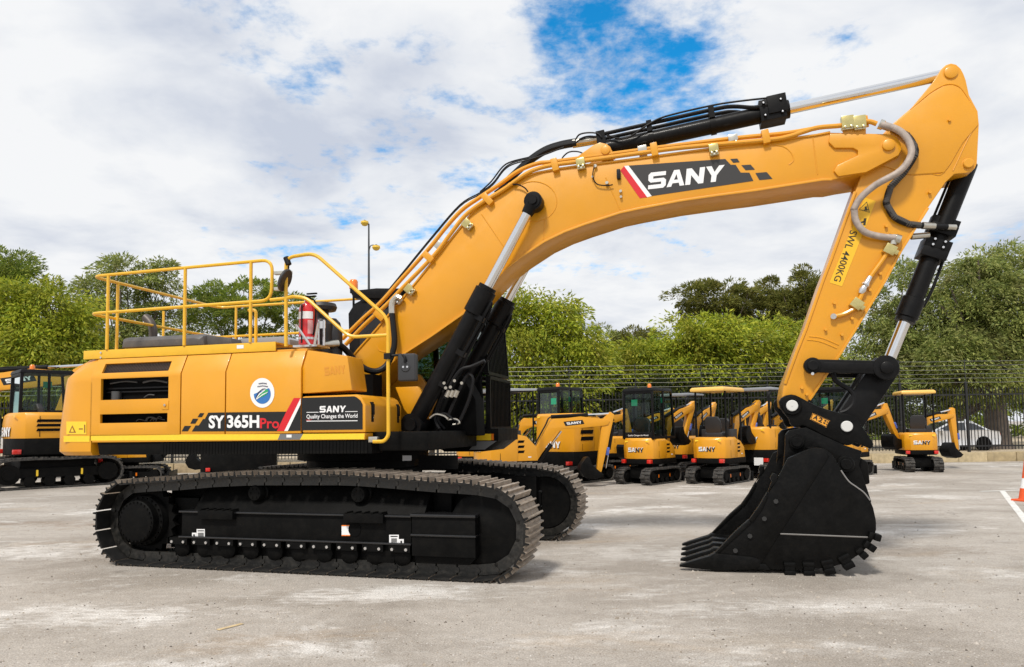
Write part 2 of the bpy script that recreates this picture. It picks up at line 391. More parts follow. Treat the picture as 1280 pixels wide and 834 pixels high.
    c = mix(sel.outputs[0], c, tuple(x * 1.25 for x in light))
    sel2 = N.new('ShaderNodeMath'); sel2.operation = 'MULTIPLY'; L.new(st, sel2.inputs[0]); L.new(rng(cellr.outputs[1], .8, .95), sel2.inputs[1])
    c = mix(sel2.outputs[0], c, (.06, .055, .05))
    L.new(c, b.inputs['Base Color']); b.inputs['Roughness'].default_value = .85; b.inputs['Specular IOR Level'].default_value = .3
    bp = N.new('ShaderNodeBump'); bp.inputs['Strength'].default_value = .5; bp.inputs['Distance'].default_value = .008
    ad = N.new('ShaderNodeMath'); ad.operation = 'ADD'; L.new(grit, ad.inputs[0]); L.new(noise(22, 5, .6), ad.inputs[1]); L.new(ad.outputs[0], bp.inputs['Height']); L.new(bp.outputs[0], b.inputs['Normal'])
    return m
YARD = make_ground_mat('dusty_asphalt', (.42, .388, .35), (.68, .665, .64), (.32, .29, .255))
SAND = make_ground_mat('pale_sandy_ground', (.50, .42, .31), (.58, .51, .40), (.40, .33, .23))
b = MB()
xs = [-2500, -300, -60, -30, -15, -7.5, 0, 7.5, 15, 30, 60, 300, 2500]; ys = [-300, -40, -10, 0, 4, 8, 12, 18, 26, 60, 300, 3000]
b.v = [(x, y, 0) for y in ys for x in xs]; nx = len(xs)
for j in range(len(ys) - 1):
    for i in range(nx - 1): b.f.append((j * nx + i, j * nx + i + 1, (j + 1) * nx + i + 1, (j + 1) * nx + i)); b.m.append(0)
tag(b.build('ground', YARD, fixn=False), kind='structure')
FENCE_Y = 26.6
b = MB(); b.add([(-120, FENCE_Y + .35, .02), (120, FENCE_Y + .35, .02), (160, 75, .02), (-160, 75, .02)], [(0, 1, 2, 3)])
tag(b.build('sandy_verge', SAND, fixn=False), kind='structure')

LINEM = mat('worn_white_line_paint', (.68, .67, .64), .7, var=.2, vscale=6, dust=.5)
def strip(name, pa, pb, w, m):
    a, c = ground_pt(*pa), ground_pt(*pb); d = (c - a).normalized(); n = Vector((-d.y, d.x, 0)) * w / 2
    b = MB(); k = max(2, int((c - a).length / .25)); rows = []
    for i in range(k + 1):
        p = a + (c - a) * (i / k); j = rnd.uniform(-.008, .008)
        rows.append((p + n * (1 + j * 8), p - n * (1 - j * 8)))
    vs = [(q.x, q.y, .004) for r in rows for q in r]
    b.add(vs, [(2 * i, 2 * i + 1, 2 * i + 3, 2 * i + 2) for i in range(k)])
    return tag(b.build(name, m, fixn=False), kind='structure')
e0 = ground_pt(1253, 614); e1 = ground_pt(1280, 647); d = (e1 - e0).normalized()
far_px = (1302, 676)
strip('bay_line', (1253, 614), far_px, .10, LINEM)
strip('bay_line', (1226, 614.5), (1330, 611), .10, LINEM)
YLW = mat('worn_yellow_line_paint', (.56, .43, .24), .8, var=.3, vscale=8, dust=.8)
strip('paint_mark', (272, 788), (303, 780), .045, YLW)

# ------------------------------------------------------------------ the large excavator
CX, CY, TH_U, TH_T = -1.8561, 8.9867, .2495, .2778
U = Frame(CX, CY, TH_U); T = Frame(CX, CY, TH_T)
BIG = thing('excavator', 'huge yellow excavator in front with arched boom and black bucket on the ground', 'excavator', (CX, CY, 0), -TH_U)
NEAR = -1.49

# --- undercarriage
b = MB(); b.box(-1.15, 1.15, -.98, .98, .50, .86); b.box(-1.7, -.7, -1.0, 1.0, .45, .70); b.box(.7, 1.7, -1.0, 1.0, .45, .70)
car = b.build('car_body', BLACKD, BIG, bevel=.03); car.rotation_euler.z = -(TH_T - TH_U)
b = MB(); b.lathe((0, 0, .80), (0, 0, 1.25), [(0, .78), (.06, .78), (.07, .72), (.2, .72), (.21, .69), (.3, .69), (.31, .80), (.45, .80)], 40)
b.build('swing_bearing', BLACKD, BIG)

TR_R = .44
def track_path():
    """outline of the shoes' outer plate (u, z) counter-clockwise, from the near track in the picture"""
    top = [T.on(x, y, -1.595) for x, y in ((160, 604), (200, 602), (250, 596.5), (300, 592), (340, 590.5), (400, 590.5), (450, 592), (500, 597), (550, 602), (590, 607))]
    return top
_top = track_path()
def build_path():
    P = []
    Cs, Ci = Vector((-2.03, .475)), Vector((2.03, .475)); rs, ri = .47, .46
    P += [Vector((-2.0 + .4 * i, .02)) for i in range(11)]
    for k in range(1, 10):
        a = R(-90 + 168 * k / 10); P.append(Ci + Vector((math.cos(a), math.sin(a))) * ri)
    tp = [(1.95, .93), (1.5, .95), (1.0, .985), (.55, 1.01), (0, 1.005), (-.6, 1.0), (-1.1, .975), (-1.5, .94), (-1.85, .925)]
    P += [Vector(q) for q in tp]
    for k in range(1, 10):
        a = R(100 + 170 * k / 10); P.append(Cs + Vector((math.cos(a), math.sin(a))) * rs)
    return P
def resample(P, n):
    Q = P + [P[0]]; L = [0]
    for i in range(len(P)): L.append(L[-1] + (Q[i + 1] - Q[i]).length)
    out = []
    for k in range(n):
        t = L[-1] * k / n; i = max(j for j in range(len(P)) if L[j] <= t)
        out.append(Q[i].lerp(Q[i + 1], (t - L[i]) / (L[i + 1] - L[i])))
    return out
NSH = 50
PTH = build_path(); pts = resample(PTH, NSH * 2); pitch = (pts[1] - pts[0]).length * 2
# one shoe: plate, turned edges and three grouser bars (local x along the track, z outwards)
b = MB(); w = .30
b.prism([(-.105, -.012), (-.105, .004), (.088, .010), (.10, .004), (.10, -.012)], -w, w)
for x, h, t in ((-.088, .046, .015), (-.016, .040, .014), (.056, .040, .014)):
    b.prism([(x - t, 0), (x - t * .55, h), (x + t * .55, h), (x + t, 0)], -w, w)
shoe_me = b.mesh('track_shoe', [SHOE, SHOEB], smooth=20)
for p_ in shoe_me.polygons:
    if abs(p_.normal.y) > .5 or p_.normal.z < -.3: p_.material_index = 1
bb = MB()
for x in (-.045, .025):
    for y in (-.09, .09): bb.box(x - .016, x + .016, y - .014, y + .014, .002, .026)
bolt_me = bb.mesh('shoe_bolts', [BLACKD])
def make_track(side):
    tr = MB(); yc = side * 1.295
    for k in range(NSH):          # link plates of the chain
        p, q = pts[2 * k], pts[(2 * k + 2) % (2 * NSH)]; d = (q - p).normalized(); nrm = Vector((d.y, -d.x)); c = (p + q) / 2 - nrm * .065
        for y in (-.10, .10):
            tr.obox((c.x, yc + y, c.y), ((d.x, 0, d.y), (0, 1, 0), (nrm.x, 0, nrm.y)), (pitch * .93, .045, .105))
        e = p - nrm * .06
        tr.cyl((e.x, yc - .13, e.y), (e.x, yc + .13, e.y), .028, n=8)
    to = tr.build('track', CHAIN, BIG, bevel=0); to.rotation_euler.z = -(TH_T - TH_U)
    for k in range(NSH):
        a, c, e = pts[(2 * k) % (2 * NSH)], pts[(2 * k + 1) % (2 * NSH)], pts[(2 * k + 2) % (2 * NSH)]
        d = (e - a).normalized(); nrm = Vector((d.y, -d.x))       # outward
        o = link('track_shoe', shoe_me, to)
        o.matrix_local = Matrix(((d.x, 0, nrm.x, c.x), (0, 1, 0, yc), (d.y, 0, nrm.y, c.y), (0, 0, 0, 1)))
    return to
TRK = {s: make_track(s) for s in (-1, 1)}

def make_track_frame(side):
    b = MB(); yo = side
    def Y(v): return side * v     # v = outward distance
    # side beam with ledges and sloped cover
    def bx(u0, u1, v0, v1, z0, z1): b.box(u0, u1, min(Y(v0), Y(v1)), max(Y(v0), Y(v1)), z0, z1)
    bx(-1.42, 1.30, 1.12, 1.500, .335, .595)
    b.loft([[(u, Y(1.46), .607), (u, Y(1.15), .607), (u, Y(1.16), .86), (u, Y(1.24), .86)] for u in (-1.30, 1.42)])
    bx(1.32, 1.98, 1.12, 1.535, .22, .62)
    b.prism([(1.33, .22), (1.33, .14), (1.90, .14), (1.98, .22)], Y(1.10), Y(1.48))
    bx(1.42, 1.62, 1.14, 1.22, .62, .84)
    bx(-1.92, 1.95, 1.02, 1.09, .13, .83); bx(-1.74, -1.42, 1.09, 1.24, .26, .72); bx(-1.36, 1.30, 1.12, 1.40, .10, .335)
    for u in (-.95, .80):                                        # step pads on the ledge
        bx(u - .22, u + .22, 1.30, 1.56, .53, .625)
        for k in range(5): bx(u - .20 + k * .095, u - .17 + k * .095, 1.34, 1.568, .625, .637)
    f = b.build('track_frame', BLACKD, BIG, bevel=.008); f.rotation_euler.z = -(TH_T - TH_U)
    for u0_, u1_, ve, z0_, z1_ in ((-1.44, 1.305, 1.530, .590, .610), (-1.44, 1.305, 1.530, .318, .338), (1.312, 1.99, 1.560, .602, .630), (1.312, 1.99, 1.552, .415, .435)):
        MB().box(u0_, u1_, min(Y(1.14), Y(ve)), max(Y(1.14), Y(ve)), z0_, z1_).build('frame_ledge', LEDGE, f, bevel=.006)
    # bottom rollers
    for k in range(10):
        u = -1.45 + k * .292
        r = MB(); r.lathe((u, Y(1.10), .20), (u, Y(1.49), .20), [(0, .085), (.02, .10), (.09, .10), (.11, .085), (.26, .085), (.28, .10), (.36, .10), (.385, .06)], 14)
        r.build('track_roller', BLACKD, f)
        h = MB(); h.box(u - .115, u + .115, min(Y(1.40), Y(1.52)), max(Y(1.40), Y(1.52)), .245, .318); h.mi = 1
        for q in (-.075, .075): h.cyl((u + q, Y(1.52), .275), (u + q, Y(1.535), .275), .016, n=6)
        h.build('roller_bracket', [BLACKD, BOLT], f)
    for u in (-.55, .68):                                        # carrier rollers
        r = MB(); r.lathe((u, Y(1.14), .80), (u, Y(1.44), .80), [(0, .07), (.06, .07), (.07, .105), (.2, .105), (.21, .09), (.27, .09), (.30, .075)], 18)
        for k in range(6):
            a = k * math.pi / 3; r.cyl((u + .05 * math.cos(a), Y(1.44), .80 + .05 * math.sin(a)), (u + .05 * math.cos(a), Y(1.447), .80 + .05 * math.sin(a)), .011, n=6)
        r.build('carrier_roller', BLACKD, f)
    # sprocket with motor case
    r = MB(); c = (-2.03, .475)
    teeth = []
    for k in range(42):
        a = 2 * math.pi * k / 42; rr = .385 if k % 2 else .335; teeth.append((c[0] + rr * math.cos(a), c[1] + rr * math.sin(a)))
    r.prism(teeth, Y(1.26), Y(1.33))
    r.lathe((c[0], Y(1.05), c[1]), (c[0], Y(1.52), c[1]), [(0, .29), (.30, .29), (.31, .285), (.36, .275), (.37, .235), (.455, .235), (.465, .222), (.47, .20)], 36)
    for k in range(24):
        a = 2 * math.pi * k / 24; p = (c[0] + .258 * math.cos(a), c[1] + .258 * math.sin(a)); r.cyl((p[0], Y(1.415), p[1]), (p[0], Y(1.43), p[1]), .010, n=6)
    for k in range(26):
        a = 2 * math.pi * k / 26; p = (c[0] + .216 * math.cos(a), c[1] + .216 * math.sin(a)); r.cyl((p[0], Y(1.512), p[1]), (p[0], Y(1.528), p[1]), .010, n=6)
    r.build('sprocket', BLACKD, f)
    r = MB(); c = (2.03, .475)
    r.lathe((c[0], Y(1.16), c[1]), (c[0], Y(1.43), c[1]), [(0, .33), (.04, .37), (.08, .37), (.09, .385), (.18, .385), (.19, .37), (.23, .37), (.25, .34), (.255, .30), (.262, .12), (.27, .10)], 36)
    r.build('idler_wheel', BLACKD, f)
    b = MB()
    for u in (-1.05, .10, .95): b.mark().prism([(u - .16, .318), (u - .15, .13), (u + .15, .13), (u + .16, .318)], Y(1.455), Y(1.475))
    b.build_each('track_guide', BLACKD, f, bevel=.006)
    return f
FR = {s: make_track_frame(s) for s in (-1, 1)}
def sticker(F, parent, px_rect, v, m, name='warning_label', extra=None):
    x0, y0, x1, y1 = px_rect
    flat(name, shape_on(F, [[(x0, y1), (x1, y1), (x1, y0), (x0, y0)]], v), m, parent)
    if extra:
        for r, mm in extra:
            sx0, sy0, sx1, sy1 = r
            flat('label_print', shape_on(F, [[(sx0, sy1), (sx1, sy1), (sx1, sy0), (sx0, sy0)]], v - .002), mm, parent)
for rect, ex in (((245.8, 661.5, 256, 674), [((247, 663, 255, 664.2), DECALB), ((247.5, 666, 254.5, 671.5), GREY)]), ((240, 666, 246, 674), [((241.5, 668, 243.5, 671.5), DECALB)]),
                 ((427, 656.5, 437.5, 670), [((427, 656.5, 437.5, 657.8), AMBER), ((427, 668.8, 437.5, 670), AMBER)]),
                 ((486.5, 668.6, 498.5, 681.5), [((488, 670, 497, 671.3), DECALB), ((489, 673, 496, 678), GREY)]), ((498.5, 674, 504.7, 682), [((500.5, 676, 502.5, 679.5), DECALB)])):
    sticker(T, FR[-1], rect, -1.503, WHITE, extra=ex)
b = MB(); 
for x, y in ((443.5, 662), ): 
    u, z = T.on(x, y, -1.50); b.lathe((u, -1.497, z), (u, -1.507, z), [(0, .07), (.01, .07)], 20)
b.build('access_hole', MESHD, FR[-1])

# --- upper structure: deck, house core, counterweight
b = MB(); b.box(-2.62, 1.35, -1.30, .40, 1.24, 1.44); b.box(-2.6, -1.0, .40, 1.45, 1.24, 1.44)
b.box(.70, 1.12, -.62, .44, 1.22, 1.44)
b.build('deck_frame', BLACKD, BIG, bevel=.02)
b = MB(); b.prism([(-2.62, 1.44), (-2.62, 2.30), (.0, 2.30), (.0, 1.44)], -1.34, 1.34)
b.build('engine_bay', MESHD, BIG)
# counterweight: rounded tail
def cw_ring(z, ins, side):
    plan = [(-2.665, -1.49), (-2.95, -1.49), (-3.12, -1.455), (-3.24, -1.36), (-3.33, -1.17), (-3.385, -.85), (-3.415, -.45), (-3.42, 0)]
    plan = plan + [(u, -v) for u, v in plan[:-1][::-1]]
    return [(u + (ins * (1 if u < -2.7 else 0)), v * (1 - side / 1.49), z) for u, v in plan]
b = MB(); b.loft([cw_ring(z, i, s) for z, i, s in ((1.215, .05, .03), (1.26, 0, 0), (1.50, .0, 0), (2.05, .075, 0), (2.115, .09, .004), (2.27, .22, .085), (2.33, .29, .12))])
CW = b.build('counterweight', PAINT, BIG, bevel=.018, seg=2, smooth=30)
sticker(U, CW, (83, 527, 108, 543), NEAR - .004, REFL)
flat('label_print', shape_on(U, [[(86, 541), (95, 541), (90.3, 531.5)], [(98.5, 535.5), (103.5, 535.5), (103.5, 537), (98.5, 537)], [(105, 531), (106.5, 531), (106.5, 541), (105, 541)]], NEAR - .006), mat('label_brown', (.30, .13, .02), .4), CW)
flat('label_print', shape_on(U, [[(88.2, 539.8), (92.6, 539.8), (90.3, 534.5)]], NEAR - .008), REFL, CW)
sticker(U, CW, (79.5, 545, 112, 552.5), NEAR - .004, REFL, 'reflector_strip')

# --- side doors, each a bent sheet with real openings
PROF = [(0, (NEAR, 1.435)), (.68, (NEAR, 2.115)), (.91, (-1.39, 2.322))]       # distance up the skin -> (v, z)
def prof(s):
    for (a, p), (c, q) in zip(PROF, PROF[1:]):
        if s <= c + 1e-6:
            t = (s - a) / (c - a); return (p[0] + (q[0] - p[0]) * t, p[1] + (q[1] - p[1]) * t)
def s_of(z):
    return z - 1.435 if z < 2.115 else .68 + (z - 2.115) / (2.322 - 2.115) * .23
def door(name, u0, u1, holes, parent, th=.035):
    us = sorted({u0, u1} | {h[0] for h in holes} | {h[1] for h in holes}); ss = sorted({0, .68, .91} | {h[2] for h in holes} | {h[3] for h in holes})
    def isopen(i, j):
        if not (0 <= i < len(us) - 1 and 0 <= j < len(ss) - 1): return True
        cu, cs = (us[i] + us[i + 1]) / 2, (ss[j] + ss[j + 1]) / 2
        return any(h[0] < cu < h[1] and h[2] < cs < h[3] for h in holes)
    b = MB()
    def P(u, s, k):
        v, z = prof(s); sl = s > .68 + 1e-6
        return (u, v + k * th, z - (k * th * .35 if s >= .68 - 1e-6 else 0))
    for i in range(len(us) - 1):
        for j in range(len(ss) - 1):
            if isopen(i, j): continue
            q = [(us[i], ss[j]), (us[i + 1], ss[j]), (us[i + 1], ss[j + 1]), (us[i], ss[j + 1])]
            b.add([P(*c, 0) for c in q], [(0, 1, 2, 3)]); b.add([P(*c, 1) for c in q], [(3, 2, 1, 0)])
            for (a, c), nb in (((q[0], q[1]), (i, j - 1)), ((q[1], q[2]), (i + 1, j)), ((q[2], q[3]), (i, j + 1)), ((q[3], q[0]), (i - 1, j))):
                if isopen(*nb): b.add([P(*a, 0), P(*a, 1), P(*c, 1), P(*c, 0)], [(0, 1, 2, 3)])
    me = b.mesh(name, PAINT, fixn=False)
    bm = bmesh.new(); bm.from_mesh(me); bmesh.ops.remove_doubles(bm, verts=bm.verts, dist=1e-4); bmesh.ops.recalc_face_normals(bm, faces=bm.faces)
    ed = [e for e in bm.edges if len(e.link_faces) == 2 and e.calc_face_angle(0) > R(50)]
    bmesh.ops.bevel(bm, geom=ed, offset=.010, segments=2, profile=.6, affect='EDGES', clamp_overlap=True)
    for f in bm.faces: f.smooth = True
    bm.to_mesh(me); bm.free(); me.set_sharp_from_angle(angle=R(30))
    return link(name, me, parent)
def uu(x, y, v=NEAR): return U.on(x, y, v)[0]
def zz(x, y, v=NEAR): return U.on(x, y, v)[1]
uA, uB, uC, uD = uu(112.5, 500), uu(225.6, 505), uu(281.6, 505), uu(376.6, 505)
G = .006
h_w1 = (uu(126, 485), uu(210.5, 485), s_of(zz(168, 499.2)), s_of(zz(168, 472.3)))
h_w2 = (uu(125, 522), uu(209.2, 522), s_of(zz(168, 528.4)), s_of(zz(168, 517.2)))
h_sl = (uu(130, 460, -1.44), uu(213, 460, -1.44), .72, .845)
HOUSE = MB().box(-2.60, -.02, -1.43, 1.43, 1.405, 1.432).build('side_sill', PAINT, BIG)
D1 = door('side_door', uA + G, uB - G, [h_w1, h_w2, h_sl], BIG)
D2 = door('side_door', uB + G, uC - G, [], BIG)
D3 = door('side_door', uC + G, uD - G, [], BIG)
# what shows through the openings: mesh screens and engine parts behind them
b = MB(); b.add([(h_sl[0] - .02, -1.40, 2.13), (h_sl[1] + .02, -1.40, 2.13), (h_sl[1] + .02, -1.37, 2.29), (h_sl[0] - .02, -1.37, 2.29)], [(0, 1, 2, 3)])
for k in range(44):
    u = h_sl[0] + (h_sl[1] - h_sl[0]) * (k + .5) / 44; b.obox((u, -1.425, 2.20), ((1, 0, 0), (0, .43, .9), (0, -.9, .43)), (.006, .22, .006))
b.build('slot_screen', GRILLE, D1)
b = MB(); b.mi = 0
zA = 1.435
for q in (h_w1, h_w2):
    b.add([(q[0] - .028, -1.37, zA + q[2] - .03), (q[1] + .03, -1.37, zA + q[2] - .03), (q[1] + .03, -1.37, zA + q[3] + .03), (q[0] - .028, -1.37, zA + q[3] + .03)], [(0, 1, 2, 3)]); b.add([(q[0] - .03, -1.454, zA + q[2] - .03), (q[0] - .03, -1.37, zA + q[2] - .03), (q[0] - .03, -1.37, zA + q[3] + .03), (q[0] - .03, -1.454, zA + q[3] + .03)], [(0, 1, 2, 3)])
b.mi = 1
zc = zA + (h_w1[2] + h_w1[3]) / 2
b.box(h_w1[0] - .02, h_w1[1] + .02, -1.40, -1.385, zc + .005, zc + .022)
b.box(h_w1[0] - .02, h_w1[1] + .02, -1.40, -1.385, zc - .035, zc - .022)
b.mi = 2
b.cyl((h_w1[0] + .14, -1.405, zA + h_w1[2] - .02), (h_w1[0] + .14, -1.405, zA + h_w1[2] + .10), .055, n=14)
b.tube([(h_w1[0] + .52, -1.41, zA + h_w1[2] + .02), (h_w1[0] + .58, -1.41, zA + h_w1[2] + .05), (h_w1[0] + .66, -1.41, zA + h_w1[2] + .045)], .008)
b.tube([(h_w1[0] + .50, -1.405, zA + h_w1[3] - .05), (h_w1[0] + .65, -1.405, zA + h_w1[3] - .03), (h_w1[0] + .83, -1.405, zA + h_w1[3] - .06)], .012)
b.tube([(h_w1[0] + .05, -1.405, zA + h_w1[3] - .05), (h_w1[0] + .25, -1.405, zA + h_w1[3] - .03), (h_w1[0] + .42, -1.405, zA + h_w1[3] - .045)], .009)
for q in range(6):
    u = h_w2[0] + rnd.uniform(.2, .7); b.tube([(u, -1.40, zA + h_w2[2] + rnd.uniform(0, .02)), (u + .04, -1.40, zA + h_w2[2] + rnd.uniform(.03, .08)), (u + rnd.uniform(.08, .16), -1.40, zA + h_w2[2] + rnd.uniform(.02, .06))], .006, n=6)
b.build('engine_view', [MESHD, RUBBER, ENGM], D1)
u, z = U.on(206.7, 506.5, NEAR)
b = MB(); b.box(u - .045, u + .045, NEAR - .006, NEAR + .004, z - .05, z + .05); b.mi = 1; b.cyl((u, NEAR - .006, z), (u, NEAR - .016, z), .018, n=14)
b.build('door_latch', [PAINT, ZINC], D1, bevel=.004)
# lower yellow sill with reflective stripe and black skirt
b = MB(); b.box(-2.655, .735, -1.487, -1.30, 1.362, 1.428); SILL = b.build('lower_sill', PAINT, BIG, bevel=.006)
flat('reflector_strip', shape_on(U, [[(112, 551), (347, 549.8), (350, 542.6), (112, 543.6)], [(375, 549.6), (455, 549.2), (455.8, 542), (379, 542.4)]], -1.490), REFL, SILL)
flat('reflector_strip', shape_on(U, [[(347, 549.8), (375, 549.6), (379, 542.4), (350, 542.6)]], -1.490), GREY, SILL)
flat('label_print', shape_on(U, [[(358, 547), (364.5, 547), (364.5, 543.4), (358, 543.4)]], -1.493), WHITE, SILL)
b = MB(); b.prism([(-2.60, 1.36), (-2.57, 1.22), (.80, 1.22), (.80, 1.36)], -1.465, -1.2)
b.build('skirt_plate', BLACKD, BIG, bevel=.006)
for k in range(64):
    if k == 0: sk = MB(); sk.box(-.017, .017, -1.475, -1.465, 1.222, 1.352); sk_me = sk.mesh('skirt_rib', BLACKD)
    o = link('skirt_rib', sk_me, bpy.data.objects['skirt_plate']); o.location = (-1.72 + k * .039, 0, 0)

# pump cover and tool box
PUMP = MB().prism(U.poly([(377.6, 492), (377.6, 461), (384.5, 437.6), (434.2, 444.8), (440, 488)], -1.46), -1.46, -1.10).build('pump_cover', PAINT, BIG, bevel=.014)
emb = quad_map(block_word('SANY'), [U.p3(*p, -1.463) for p in ((406, 469.5), (432, 466.5), (431, 456.5), (405, 459))])
flat('embossed_word', emb, mat('embossed_yellow', (.66, .27, .022), .4), PUMP)
BOX = MB().prism(U.poly([(377.6, 541.3), (377.6, 495.6), (446, 492.8), (452, 496.5), (457, 506), (457, 540.8)], NEAR), NEAR, -.56).build('tool_box', PAINT, BIG, bevel=.022)
b = MB(); u1, zseam = .735, 1.60
for x, y in ((464.7, 515), (496.7, 517)):
    v, z = U.onu(x, y, u1); b.mi = 0; b.box(u1 - .01, u1 + .012, v - .028, v + .028, z - .105, z + .105)
    b.box(u1 + .012, u1 + .026, v - .020, v + .020, z - .03, z + .085); b.mi = 1; b.cyl((u1 + .012, v, z - .06), (u1 + .022, v, z - .06), .014, n=10)
b.build('door_latch', [BLACK, ZINC], BOX, bevel=.004)
b = MB(); u, z = U.onu(480, 519.5, .73); b.box(.728, .739, -1.44, -.60, z - .004, z + .004); b.build('door_seam', MESHD, BOX)

# --- prints on the side
Z4 = lambda pts: [(220 + x * .1875, 470 + y * .1876) for x, y in pts]
VS = NEAR - .003
flat('model_stripe', shape_on(U, [Z4([(105, 370), (130, 330), (152, 330), (180, 287), (192, 287), (215, 245), (325, 243), (325, 369)])] + [Z4(p) for p in ([(160, 248), (188, 248), (172, 275), (143, 275)], [(112, 285), (148, 285), (128, 318), (95, 318)], [(57, 333), (100, 333), (78, 369), (37, 369)])], VS), DECALB, D2)
flat('model_stripe', shape_on(U, [Z4([(332, 369), (332, 243), (735, 238), (672, 368)]), Z4([(745, 367), (831, 190), (831, 365)])], VS), DECALB, D3)
flat('red_band', shape_on(U, [Z4([(672, 368), (735, 238), (785, 147), (831, 147), (722, 367)])], VS - .0), RED, D3)
flat('white_band', shape_on(U, [Z4([(722, 367), (831, 148), (831, 188), (745, 367)])], VS), WHITE, D3)
def word_on(F, parent, polys, rect, v, m, name='lettering'):
    bl, br, tr, tl = rect
    return flat(name, quad_map(polys, [F.p3(*p, v) for p in (bl, br, tr, tl)]), m, parent)
def rect4(x0, y0, x1, y1, f=lambda p: p): return f([(x0, y1), (x1, y1), (x1, y0), (x0, y0)])
word_on(U, D2, font_word('SY', .035), rect4(218, 263, 323, 350, Z4), VS - .002, WHITE)
word_on(U, D3, font_word('365H', .035), rect4(340, 259, 555, 347, Z4), VS - .002, WHITE)
word_on(U, D3, font_word('Pro', .02), rect4(560, 281, 688, 350, Z4), VS - .002, RED)
# round club badge
cx, cy, rx, ry = 327.8, 491.2, 15.2, 18.6
def ell(k, n=36, x0=cx, y0=cy): return [(x0 + rx * k * math.cos(2 * math.pi * i / n), y0 - ry * k * math.sin(2 * math.pi * i / n)) for i in range(n)]
BADGE = flat('round_badge', shape_on(U, [ell(1)], VS), WHITE, D3)
BLUE = mat('badge_blue', (.03, .16, .45), .4); GRN = mat('badge_green', (.03, .35, .12), .4); NAVY = mat('badge_navy', (.02, .03, .08), .4)
flat('badge_print', shape_on(U, [[(cx + 10.6 * math.cos(a), cy + 1.5 + 12.2 * math.sin(a)) for a in [R(-38) + R(218) * i / 20 for i in range(21)]]], VS - .002), BLUE, D3)
def Q4(p): return Z4(p)
flat('badge_print', shape_on(U, [Q4([(536, 150), (560, 115), (600, 88), (616, 96), (606, 122), (575, 140)])], VS - .004), GRN, D3)
flat('badge_print', shape_on(U, [Q4([(528, 150), (545, 110), (575, 85), (602, 82), (570, 95), (550, 118), (533, 155)])], VS - .005), NAVY, D3)
flat('badge_print', shape_on(U, [Q4([(533, 152), (553, 118), (590, 92), (594, 96), (560, 122), (537, 154)]), Q4([(534, 156), (575, 122), (612, 106), (610, 111), (578, 128), (538, 158)])], VS - .006), WHITE, D3)
flat('badge_print', quad_map(font_word('LIONS', .01), [U.p3(*p, VS - .004) for p in Z4([(553, 52), (600, 52), (600, 42), (553, 42)])])[:0] + shape_on(U, [Z4([(x, 44 + abs(575 - x) * .12), (x + 5, 44 + abs(575 - x) * .12), (x + 5, 53 + abs(575 - x) * .12), (x, 53 + abs(575 - x) * .12)]) for x in range(551, 600, 8)] + [Z4([(x, 62 + abs(575 - x) * .16), (x + 5, 62 + abs(575 - x) * .16), (x + 5, 70 + abs(575 - x) * .16), (x, 70 + abs(575 - x) * .16)]) for x in range(543, 610, 8)], VS - .004), NAVY, D3)
# slogan panel on the tool box
VB = NEAR - .003
flat('slogan_panel', shape_on(U, [Z4([(838, 362), (838, 146), (1188, 136), (1205, 143), (1230, 163), (1244, 190), (1244, 357)])], VB), DECALB, BOX)
word_on(U, BOX, block_word('SANY'), Z4([(958, 244), (1128, 241), (1134, 198), (958, 201)]), VB - .002, WHITE)
word_on(U, BOX, font_word('Quality Changes the World', .012), Z4([(870, 293), (1210, 287), (1210, 251), (870, 257)]), VB - .002, WHITE)
flat('slogan_rule', shape_on(U, [Z4(p) for p in ([(870, 245), (950, 244), (950, 240), (870, 241)], [(1128, 240), (1210, 239), (1210, 235), (1128, 236)], [(870, 304), (1210, 301), (1210, 296), (870, 299)])], VB - .002), WHITE, BOX)
flat('slogan_rule', shape_on(U, [Z4([(868, 292), (890, 294), (912, 290), (890, 298), (868, 296)])], VB - .002), RED, BOX)

# --- roof: walkway, black hood, exhaust, grey lid
b = MB(); a0, a1 = U.on(104.5, 438.8, -1.39), U.on(344.5, 427, -1.39); zt = .5 * (a0[1] + a1[1])
b.box(a0[0], a1[0], -1.39, -1.375, 2.330, zt); b.box(a0[0], a1[0], -1.375, -1.0, zt - .02, zt - .002)
WALK = b.build('walkway_plate', RAILY, BIG, bevel=.003)
flat('warning_label', shape_on(U, [[(296, 431.5), (304.5, 431.2), (304.5, 435.6), (296, 436)]], -1.393), WHITE, WALK)
b = MB()
for x, y in ((126.5, 441), (126.5, 447)):
    u, z = U.on(x, y, -1.39); b.cyl((u, -1.388, z), (u, -1.400, z), .012, n=8)
b.build('plate_bolt', BOLT, WALK)
b = MB(); b.box(-2.62, .0, -1.36, 1.36, 2.30, 2.345); b.build('roof_plate', PAINT, BIG, bevel=.01)
h = U.poly([(151, 435), (152.5, 422.5), (156, 421), (250, 416.5), (256, 418), (257, 431)], -.95)
b = MB(); rings = []
for v, k in ((-.98, .06), (-.95, .02), (-.86, 0), (.30, 0), (.40, .06)):
    rings.append([(u + (k if i < 3 else -k), v, z - (k if 1 <= i <= 4 else 0)) for i, (u, z) in enumerate(h)])
b.loft(rings); b.build('engine_hood', HOODM, BIG, bevel=.006)
h2 = U.poly([(256, 431), (256.5, 418.5), (288, 422.5), (291, 431)], -.90)
MB().prism(h2, -.90, .3).build('engine_hood', HOODM, BIG, bevel=.015)
h3 = U.poly([(300, 431), (301, 423), (355, 420.5), (362, 424), (363, 434)], -.7)
MB().prism(h3, -.7, .4).build('grey_lid', mat('pale_grey_plastic', (.28, .29, .31), .45), BIG, bevel=.015)
b = MB(); e = [U.p3(x, y, -.35) for x, y in ((191.3, 424), (191.3, 413), (189.5, 405.5), (185.5, 400), (181.5, 396.5))]
b.tube(e, .052, 14); b.build('exhaust_pipe', EXHM, BIG)

